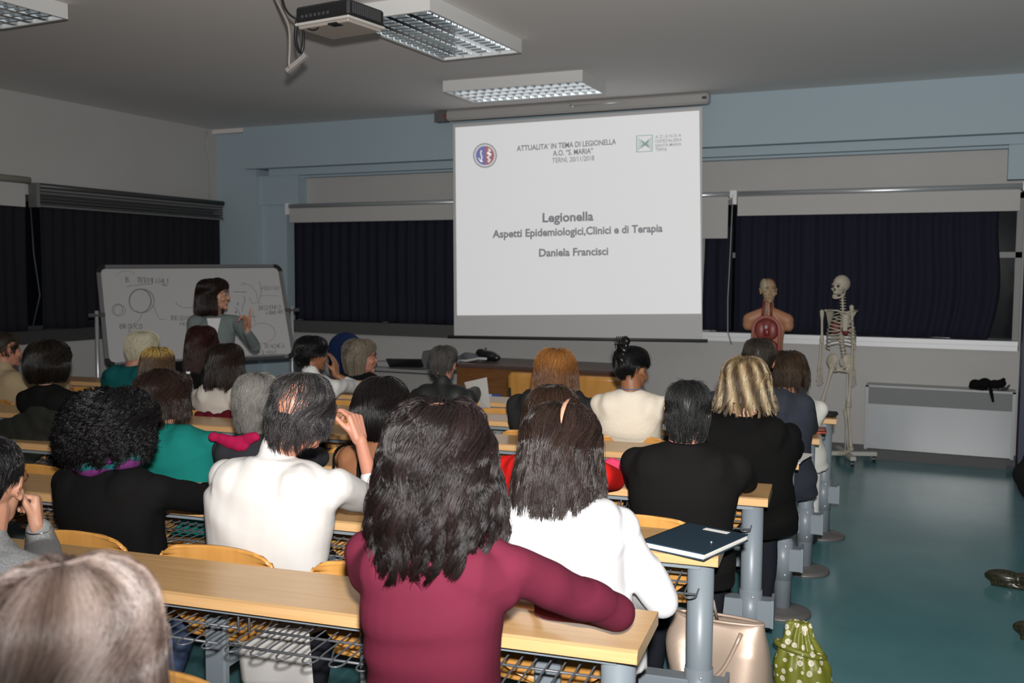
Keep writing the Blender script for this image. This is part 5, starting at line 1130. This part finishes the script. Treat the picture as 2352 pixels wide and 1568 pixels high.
for _ in range(2):
    Q = [P[0]]
    for i in range(len(P) - 1): Q += [P[i] * .75 + P[i + 1] * .25, P[i] * .25 + P[i + 1] * .75]
    P = np.array(Q + [P[-1]])
Ls = np.concatenate([[0], np.cumsum(np.linalg.norm(np.diff(P, axis=0), axis=1))]); k_ = MB()
def SP(u): return np.array([np.interp(u * Ls[-1], Ls, P[:, i]) for i in range(3)])
for i in range(24):
    a = SP(i / 24 + .004); b_ = SP((i + .68) / 24); rad = .012 + .012 * (i / 24); k_.tube([a, b_], rad, 10, sm=False); m_ = (a + b_) / 2; k_.capsule(m_ + [-.022, .01, 0], m_ + [.022, .01, 0], .004, .004, seg=6).capsule(m_ + [0, .01, 0], m_ + [0, .04, -.01], .004, .003, seg=6)
k_.tube(P, .007, 6); k_.build('spine', BONE, t)
ch = SP(.28); rot = radians(22)
for i in range(10):
    z = 1.335 - i * .036 if False else None
top = sk(1930, 715)[2]; cx, cy = SP(.22)[0] - .0, SP(.22)[1] - .06
k_ = MB()
for i in range(10):
    z0 = top - .012 - i * .030; w_ = .062 + .060 * sin(min(1, (i + 1) / 7) * pi / 2); dpt = .5 * w_ + .035
    for s in (-1, 1):
        PT = []
        for a in np.linspace(0, 165 if i < 7 else 120, 14):
            q = radians(a); PT.append((s * w_ * sin(q) * 1.0, dpt * cos(q), z0 - .055 * (a / 165) + (.03 * max(0, (a - 120) / 45) if i > 3 else 0)))
        PT = np.array(PT); R_ = npm(Matrix.Rotation(rot, 3, 'Z')); PT[:, :2] = PT[:, :2] @ R_[:2, :2].T; PT[:, 0] += cx; PT[:, 1] += cy
        k_.tube(PT, .0052, 6)
k_.build('rib_cage', BONE, t)
R_ = npm(Matrix.Rotation(rot, 3, 'Z'))
def loc3(x, y, z): v = R_ @ np.array([x, y, 0]); return np.array([cx + v[0], cy + v[1], z])
MB().box((-.018, -.105, -.16), (.018, -.095, -.02), M=Matrix.Translation((cx, cy, top)) @ Matrix.Rotation(rot, 4, 'Z')).build('sternum', BONE, t)
MB().ell(loc3(-.05, .0, top - .14), (.04, .035, .06)).ell(loc3(.03, -.02, top - .16), (.035, .03, .045)).build('painted_muscle', mat('dark_red_paint', (.16, .03, .025), .6), t)
for s in (-1, 1):
    MB().tube([loc3(0, -.1, top - .01), loc3(s * .06, -.09, top + .012), loc3(s * .13, -.02, top + .015)], .007, 8).build('clavicle', BONE, t)
    a, b_, c_ = loc3(s * .05, .09, top - .01), loc3(s * .135, .02, top + .01), loc3(s * .08, .10, top - .15)
    k_ = MB(); k_.add([a, b_, c_, a + [0, .006, 0], b_ + [0, .006, 0], c_ + [0, .006, 0]], [(0, 1, 2), (5, 4, 3), (0, 3, 4, 1), (1, 4, 5, 2), (2, 5, 3, 0)]).capsule(a, b_, .008, .01); k_.build('scapula', BONE, t)
def bone(pts, r, re, name):
    k = MB(); P = np.array(pts); n = 9; Q = np.array([[np.interp(u, np.linspace(0, 1, len(P)), P[:, i]) for i in range(3)] for u in np.linspace(0, 1, n)])
    rr = [re, re * .9, r * 1.15, r, r, r, r * 1.1, re * .85, re]; k.tube(Q, rr, 10).ell(Q[0], re * 1.05, nu=10, nv=8).ell(Q[-1], re * 1.05, nu=10, nv=8); return k.build(name, BONE, t)
# arms
for (sx, sy), (ex_, ey_), (wx, wy) in (((1888, 716), (1888, 783), (1884, 848)), ((1956, 705), (1960, 785), (1960, 850))):
    bone([sk(sx, sy, -.03), sk(ex_, ey_, -.02)], .010, .019, 'humerus')
    bone([sk(ex_ - 2, ey_ + 4, -.02), sk(wx - 4, wy, -.06)], .006, .010, 'ulna'); bone([sk(ex_ + 3, ey_ + 4, -.03), sk(wx + 3, wy, -.07)], .005, .009, 'radius')
    k_ = MB(); w_ = sk(wx, wy + 4, -.065); 
    for i in range(4): k_.ell(w_ + [-.015 + i * .01, 0, 0], .008, nu=8, nv=6)
    for i in range(5):
        p = w_ + [-.018 + i * .009, 0, -.01]; d = np.array([(-.25 + i * .12) * .5, -.1, -1]); ln = (.035, .05, .052, .048, .04)[i]
        for j, m3 in enumerate((1, .55, .4, .3)): q = p + d * ln * m3; k_.capsule(p, q - d * .003, .0045, .0038, seg=6); p = q
    k_.build('hand_bones', BONE, t)
# pelvis
pc = sk(1930, 838, .0); k_ = MB()
for s in (-1, 1):
    c = pc + [s * .07, .0, .04]; 
    k_.ell(c, (.055, .022, .065), rot=(0, s * -.5, s * .5)).capsule(pc + [s * .05, 0, .0], pc + [s * .065, -.01, -.055], .016, .014).capsule(pc + [s * .065, -.01, -.055], pc + [s * .012, -.05, -.045], .011, .012).capsule(pc + [s * .06, -.01, -.0], pc + [s * .012, -.05, -.03], .010, .011).ell(pc + [s * .075, -.0, -.01], (.026, .022, .026))
k_.remesh('pelvis', BONE, t, .005, 2)
MB().ell(pc + [.02, .04, .03], (.035, .02, .05)).build('sacrum', BONE, t)
# legs: one swung out, one straight
bone([sk(1912, 842), sk(1888, 925, -.06)], .013, .023, 'femur'); bone([sk(1955, 840), sk(1949, 930)], .013, .024, 'femur')
bone([sk(1886, 932, -.06), sk(1895, 1010, .02)], .010, .018, 'tibia'); bone([sk(1948, 938), sk(1955, 1030)], .010, .018, 'tibia'); bone([sk(1940, 940), sk(1948, 1030, .02)], .005, .009, 'fibula')
for x, y in ((1955, 1032), (1897, 1015)):
    f0 = sk(x, y); k_ = MB(); k_.ell(f0 + [0, .03, -.0], (.022, .03, .022))
    for i in range(5): k_.capsule(f0 + [-.01 + i * .005, .0, -.005], f0 + [-.10 + i * .013, -.09 - .01 * min(i, 2), -.028], .008, .006, seg=8)
    k_.build('foot_bones', BONE, t)
bs = sk(1941, 1050, .05)
k_ = MB(); k_.tube([(bs[0], bs[1], .09), (bs[0], bs[1], pc[2])], .007, 8); k_.build('support_pole', mat('white_pole', (.6, .6, .6), .4), t)
for a in (20, 110, 200, 290):
    M = Matrix.Translation((bs[0], bs[1], .075)) @ Matrix.Rotation(radians(a), 4, 'Z'); MB(M).box((0, -.024, -.018), (.27, .024, .018), bev=.004).build('stand_foot', mat('ivory_stand', (.48, .47, .43), .5), t)
    p = xf(M, (.25, 0, -.045)); MB().cyl(p + [-.012, 0, -.0], p + [.012, 0, 0], .027, 14).build('caster', BLACKP, t)
# torso model
TY = 8.95
t = thing('anatomical_torso', 'anatomical torso model with half-skinned face and open red chest', 'anatomical model', (*at(1763, 750, Y=TY)[:2], 0))
hc = at(1765, 668, Y=TY); HMt = headM(hc, radians(180), radians(22), 0, 0, .93); k_ = MB(HMt); add_head(k_, Matrix.Identity(4)); 
tcx = at(1763, 750, Y=TY)
FLESH = mat('model_flesh', (.46, .22, .12), .45)
k_.remesh('head', mat('model_face', (.42, .28, .17), .45), t, .004, 2); eyes(t, HMt)
k_ = MB(HMt); k_.ell((.042, -.005, .045), (.038, .085, .075)).ell((.03, .06, -.055), (.02, .035, .012)); k_.build('exposed_skull_half', mat('model_bone_half', (.44, .36, .24), .5), t)
k_ = MB(HMt); k_.ell((-.012, -.035, .06), (.066, .075, .066)); k_.build('brown_scalp_half', mat('model_brown', (.10, .035, .02), .6), t)
k_ = MB(); tz = tcx[2]; k_.capsule(hc + [0, .01, -.07], (tcx[0], TY + .01, tz + .13), .045, .055)
for s in (-1, 1): k_.capsule((tcx[0] + s * .05, TY + .02, tz + .12), (tcx[0] + s * .165, TY + .02, tz + .06), .05, .062).capsule((tcx[0] + s * .165, TY + .02, tz + .06), (tcx[0] + s * .175, TY + .02, tz + .01), .058, .052)
k_.loft([np.array([(tcx[0] + a * cos(u), TY + .03 + b_ * sin(u), tz + z) for u in np.linspace(0, 2 * pi, 24, endpoint=False)]) for z, a, b_ in ((-.42, .14, .09), (-.3, .135, .09), (-.15, .135, .09), (0, .15, .09), (.08, .13, .08), (.13, .07, .06))])
k_.remesh('flesh', FLESH, t, .008, 3)
arch = lambda sc: [(tcx[0] + sc * .115 * cos(radians(a)), TY - .065, tz - .02 + sc * .11 * sin(radians(a))) for a in np.linspace(0, 180, 16)]
P = [(tcx[0] + .12, TY - .06, tz - .38)] + arch(1) + [(tcx[0] - .12, TY - .06, tz - .38)]; MB().tube(P, .016, 8).build('cut_edge', mat('cut_edge_pink', (.38, .12, .10), .5), t)
k_ = MB(); k_.ell((tcx[0], TY - .04, tz - .03), (.105, .04, .11)).ell((tcx[0], TY - .035, tz - .22), (.11, .04, .14)); k_.build('chest_cavity', MUS, t)
MB().ell((tcx[0] - .05, TY - .065, tz - .03), (.045, .025, .075)).build('lung', mat('lung_red', (.26, .06, .05), .4), t); MB().ell((tcx[0] + .05, TY - .065, tz - .03), (.045, .025, .075)).build('lung', mat('lung_red_b', (.26, .06, .05), .4), t)
MB().ell((tcx[0] + .008, TY - .09, tz - .045), (.03, .02, .04)).build('heart', mat('heart_red', (.22, .02, .02), .35), t); MB().ell((tcx[0] + .005, TY - .10, tz + .0), (.012, .008, .018)).build('vessel', mat('vessel_pale', (.5, .45, .45), .4), t)
MB().ell((tcx[0] - .02, TY - .07, tz - .125), (.08, .03, .028)).build('liver', mat('liver_brown', (.035, .01, .008), .35), t)
MB().ell((tcx[0] + .04, TY - .075, tz - .17), (.05, .028, .04)).build('stomach', mat('stomach_pink', (.34, .17, .13), .4), t)
k_ = MB(); k_.tube([(tcx[0] + .07 * sin(i * 1.7), TY - .08, tz - .2 - .007 * i) for i in range(18)], .014, 8); k_.build('intestine', mat('intestine_pink', (.38, .18, .13), .4), t)
MB().tube([hc + [0, -.055, -.10], (tcx[0], TY - .06, tz + .1)], .012, 8).build('trachea', mat('trachea_pale', (.35, .25, .22), .5), t)
for s in (-1, 1): MB().tube([hc + [s * .03, -.035, -.09], (tcx[0] + s * .04, TY - .05, tz + .08)], .012, 8).build('neck_muscle', MUS, t)
MB().box((tcx[0] - .13, TY - .05, tz - .46), (tcx[0] + .13, TY + .12, tz - .42)).build('base', WHITEM, t)
bz = tz - .46
t = thing('model_stand', 'plain grey pedestal under the anatomical torso', 'stand', (tcx[0], TY + .03, 0))
MB().box((tcx[0] - .2, TY - .12, bz - .03), (tcx[0] + .2, TY + .2, bz)).build('table_top', GREYP, t)
MB().box((tcx[0] - .16, TY - .08, 0), (tcx[0] + .16, TY + .16, bz - .03)).build('base', GREYP, t)

# ------------------------------------------------------------------ things on the desks and floor
def on(row, px, py, z=.7605): p = at(px, py, Z=z); return p
def local(M): return M
# folder
a, b_, c_, d_ = on('B', 1515, 1248, .785), on('B', 1622, 1273, .785), on('B', 1688, 1216, .785), on('B', 1560, 1203, .785)
t = thing('folder', 'dark blue document folder with pages on the right end of the desk', 'folder', tuple(on('B', 1600, 1240)), 0)
cc = (a + b_ + c_ + d_) / 4; exx = (b_ - a) / np.linalg.norm(b_ - a); M = Matrix.Translation((cc[0], cc[1], .7605)) @ Matrix.Rotation(math.atan2(exx[1], exx[0]) * .9 + .03, 4, 'Z')
hw_, hh_ = .115, .150
MB(M).box((-hw_, -hh_, .001), (hw_, hh_, .005)).box((-hw_, -hh_, .021), (hw_, hh_, .025)).box((-hw_, -hh_, .001), (-hw_ + .004, hh_, .025)).build('cover', mat('petrol_blue_card', (.022, .042, .062), .3), t)
k_ = MB(M)
for i in range(5): k_.box((-hw_ + .006, -hh_ + .004 + .001 * (i % 2), .0055 + i * .003), (hw_ - .004 + .002 * (i % 3), hh_ - .004, .0080 + i * .003))
k_.build('pages', PAPER, t)
MB(M).box((-.03, hh_ - .045, .0252), (.06, hh_ - .020, .0258)).build('paper_label', PAPER, t)
MB(M).ell((.07, -.02, .0258), (.004, .004, .003), nu=8, nv=6).build('snap', ALU, t)
def sheet(name, label, pts, z, th=.001, m=PAPER, cat='paper'):
    P = [on('', x, y, z) for x, y in pts]; n = len(P)
    k = MB(); k.add([p - [0, 0, 0] for p in P] + [p + [0, 0, th] for p in P], [tuple(range(n)), tuple(range(2 * n - 1, n - 1, -1))] + [(i, (i + 1) % n, n + (i + 1) % n, n + i) for i in range(n)])
    return tag(k.build(name, m), label, cat)
sheet('paper_sheet', 'loose paper sheets at the end of the desk beside the blond woman', [(1790, 1036), (1868, 1044), (1845, 1057), (1838, 1064), (1790, 1063)], .762, .004)
sheet('paper_sheet', 'printed sheet on the desk right of the scarf woman', [(318, 1104), (424, 1116), (372, 1130), (318, 1126)], .762, .001)
sheet('paper_sheet', 'corner of a sheet under the elbow of the cropped-hair woman', [(1655, 1125), (1672, 1141), (1640, 1141)], .762, .002)
sheet('paper_sheet', 'small sheet near the front desk by the ginger woman', [(1165, 921), (1180, 921), (1180, 928), (1155, 926)], .762, .001)
P = [at(1066, 878, Y=6.1), at(1118, 866, Y=6.0), at(1127, 944, Y=5.95), at(1086, 935, Y=6.05)]
k_ = MB(); k_.add(P + [p + [0, .0015, 0] for p in P], [(0, 1, 2, 3), (7, 6, 5, 4), (0, 4, 5, 1), (1, 5, 6, 2), (2, 6, 7, 3), (3, 7, 4, 0)]); tag(k_.build('paper_sheet', mat('read_paper', (.62, .60, .56), .8)), 'large sheet held upright by the grey-haired man in black', 'paper')
P = [at(1122, 905, Y=6.32), at(1144, 905, Y=6.5), at(1140, 925, Y=6.5), at(1128, 944, Y=6.32)]
k_ = MB(); k_.add(P + [p + [.02, .01, 0] for p in P], [(0, 1, 2, 3), (7, 6, 5, 4), (0, 4, 5, 1), (1, 5, 6, 2), (2, 6, 7, 3), (3, 7, 4, 0)]); tag(k_.build('ring_binder', mat('bright_blue_card', (.015, .10, .42), .4)), 'bright blue folder standing beside the upright sheet', 'folder')
# black case, red wallet, phone, pink cloths
q = on('F', 1903, 954, .765); M = Matrix.Translation((q[0], q[1], .7605)) @ Matrix.Rotation(RA - .3, 4, 'Z')
tag(MB(M).box((-.07, -.045, 0), (.05, .045, .03), bev=.01).build('spectacle_case', BLACKP), 'black case lying on the right end of the frontmost desk', 'case')
q = W(1880, 975, 'E', .22); M = Matrix.Translation((q[0], q[1], .7605)) @ Matrix.Rotation(RA, 4, 'Z')
t = thing('wallet', 'red and brown wallet on the desk by the navy grey sweater elbow', 'wallet', (q[0], q[1], .7605)); MB(M).box((-.08, -.04, .012), (.04, .04, .03), bev=.006).build('flap', mat('brown_leather', (.14, .03, .015), .4), t); MB(M).box((-.085, -.045, 0), (.045, .045, .012), bev=.004).build('wallet_body', mat('red_leather', (.30, .03, .012), .4), t)
q = on('C', 1432, 1079, .765)
tag(MB(Matrix.Translation((q[0], q[1], .762)) @ Matrix.Rotation(.5, 4, 'Z')).box((-.045, -.03, 0), (.04, .03, .025), bev=.006).build('camera_case', BLACKP), 'small black pouch on the desk left of the cropped-hair woman', 'pouch')
def softcloth(name, label, m, pts, row, n, r, seed, cat='cloth'):
    k = MB()
    for x, y, s in pts: k.ell(atrow(x, y, row, n), (r * s * 1.3, r * .6, r * s))
    return tag(k.remesh(name, m, None, .007, 12, fold_fn(seed, .005, 70)), label, cat)
softcloth('folded_scarf', 'pink scarf bundle on the desk behind the red blouse', cloth('pink_wool', (.62, .05, .12)), [(1405, 1068, 1), (1418, 1072, .9), (1395, 1074, .8)], 'C', .2, .035, 90, 'scarf')
softcloth('draped_jacket', 'raspberry pink jacket draped over a seat left of the balding man', cloth('raspberry_cloth', (.36, .009, .06)), [(490, 1003, .8), (510, 1010, .9), (530, 1012, .9), (550, 1012, .9), (570, 1008, .9), (545, 1022, .9), (560, 1022, .8), (525, 1018, .9), (585, 1002, .7)], 'C', -.42, .030, 91, 'jacket')
softcloth('draped_jacket', 'dark maroon jacket draped behind the pale beige top', cloth('dark_maroon_cloth', (.09, .006, .014)), [(460, 955, 1), (480, 957, 1), (500, 960, 1), (520, 955, 1), (525, 948, .6), (535, 965, .8)], 'D', .33, .035, 92, 'jacket')
fur = mat('dark_olive_fur', (.008, .009, .006), .8, bump=90, bdist=.01)
softcloth('draped_coat', 'dark olive furry coat draped over a seat near the left edge', fur, [(60, 985, 1.2), (90, 970, 1.2), (120, 975, 1.1), (60, 1020, 1.3), (90, 1010, 1), (20, 1000, 1.3), (30, 1040, 1.2), (140, 990, 1.), (50, 1060, 1)], 'C', .12, .075, 93, 'coat')
# bottles
PET = mat('clear_plastic_bottle', (.95, .97, 1), .05, trans=1)
def bottle(label, px, pt, row, n):
    p = atrow(px, pt, row, n); h = p[2] - .7605
    t = thing('water_bottle', label, 'bottle', (p[0], p[1], .7605), 0, 'plastic water bottles'); M = worldm(t); k = h / .24
    ring = lambda r, z: np.array([(r * cos(a), r * sin(a), z * k) for a in np.linspace(0, 2 * pi, 24, endpoint=False)])
    MB(M).loft([ring(.028, .0), ring(.032, .006), ring(.032, .07), ring(.029, .08), ring(.032, .09), ring(.032, .15), ring(.026, .185), ring(.013, .215), ring(.012, .225)]).build('bottle_body', PET, t)
    MB(M).loft([ring(.0325, .085), ring(.0328, .088), ring(.0328, .13), ring(.0325, .133)], cap=False).build('paper_band', mat('pale_band', (.6, .65, .7), .5), t)
    MB(M).loft([ring(.0145, .222), ring(.0145, .24)]).build('cap', mat('white_cap', (.8, .8, .8), .4), t)
bottle('clear water bottle standing on the desk left of the beige top', 432, 853, 'E', .12)
bottle('water bottle just showing above the grey wavy hair', 592, 857, 'E', .12)
# champagne tote bag
q = at(1650, 1420, Y=3.42); zt = q[2]; xl, xr = at(1535, 1405, Y=3.42)[0], at(1772, 1420, Y=3.42)[0]
t = thing('tote_bag', 'large champagne gold leather bag on the floor behind the posts', 'bag', ((xl + xr) / 2, 3.42, 0))
wdt = (xr - xl) / 2; cxb = (xl + xr) / 2; rings = []
for z, a, b_ in ((.0, .92, .10), (.05, 1.0, .11), (.2, 1.02, .10), (zt * .8, .96, .07), (zt, .86, .035)):
    rings.append(np.array([(cxb + wdt * a * np.sign(cos(u)) * abs(cos(u)) ** .6, 3.42 + b_ * np.sign(sin(u)) * abs(sin(u)) ** .8, z + (.012 * cos(u * 2) if z > .3 else 0)) for u in np.linspace(0, 2 * pi, 40, endpoint=False)]))
gold = mat('champagne_leather', (.50, .38, .30), .42, metal=.35, spec=.6)
MB().loft(rings).remesh('bag_body', gold, t, .008, 2, lambda P: .012 * np.sin((P[:, 0]) * 34 + P[:, 2] * 16 + 2 * np.sin(P[:, 2] * 9 + P[:, 0] * 8)) * np.clip((zt - P[:, 2]) / .1, .1, 1))
MB().tube([(cxb + wdt * .86 * cos(u), 3.42 + .036 * sin(u), zt + .002) for u in np.linspace(0, 2 * pi, 40, endpoint=False)], .006, 6, closed=True).build('top_seam', gold, t)
P = [(cxb - wdt * .5 + wdt * k, 3.36 - .03 * sin(pi * k), zt - .02 - .16 * sin(pi * k)) for k in np.linspace(0, 1, 14)]; MB().tube(P, .008, 8).build('handle', gold, t)
MB().tube([at(1600, 1308, Y=3.3), at(1612, 1335, Y=3.3), at(1638, 1380, Y=3.34), (cxb, 3.40, zt)], .006, 6).build('strap', mat('strap_champagne', (.45, .40, .33), .4), t)
# green floral bag
gm = mat('olive_floral_cloth', (.16, .18, .015), .45); nt = gm.node_tree; bs_ = nt.nodes['Principled BSDF']
tc = nt.nodes.new('ShaderNodeTexCoord'); vo = nt.nodes.new('ShaderNodeTexVoronoi'); vo.inputs['Scale'].default_value = 30; vo.inputs['Randomness'].default_value = .55
r1 = nt.nodes.new('ShaderNodeValToRGB'); r1.color_ramp.interpolation = 'CONSTANT'; e = r1.color_ramp.elements; e[0].position = 0; e[0].color = (.62, .56, .42, 1); e[1].position = .36; e[1].color = (.17, .18, .018, 1)
e2 = e.new(.10); e2.color = (.42, .34, .22, 1); e3 = e.new(.14); e3.color = (.66, .60, .46, 1)
nt.links.new(tc.outputs['Object'], vo.inputs['Vector']); nt.links.new(vo.outputs['Distance'], r1.inputs[0]); nt.links.new(r1.outputs[0], bs_.inputs['Base Color'])
gx, gy = at(1842, 1500, Y=3.9)[0], 3.9; gt_ = at(1835, 1428, Y=3.9)[2]
t = thing('cloth_bag', 'olive green tote bag printed with pale round flowers on the aisle floor', 'bag', (gx, gy, 0))
rings = []
for z, a, b_ in ((.0, .10, .07), (.04, .115, .08), (.12, .11, .075), (gt_ * .62, .085, .055), (gt_ * .8, .055, .04), (gt_, .048, .02)):
    rings.append(np.array([(gx - .03 * (z / gt_) + .01 + a * cos(u), gy + b_ * sin(u), z) for u in np.linspace(0, 2 * pi, 30, endpoint=False)]))
MB().loft(rings).remesh('bag_body', gm, t, .006, 1, lambda P: .007 * np.sin(np.arctan2(P[:, 1], P[:, 0]) * 9 + 8 * P[:, 2]) * np.clip(P[:, 2] / .2, .2, 1))
zz = gt_ * .62
MB().tube([(gx - .03 * .6 + .01 + .092 * cos(u), gy + .062 * sin(u), zz + .02 * cos(u + 2.6)) for u in np.linspace(0, 2 * pi, 30, endpoint=False)], .012, 8, closed=True).build('tie_band', gm, t)
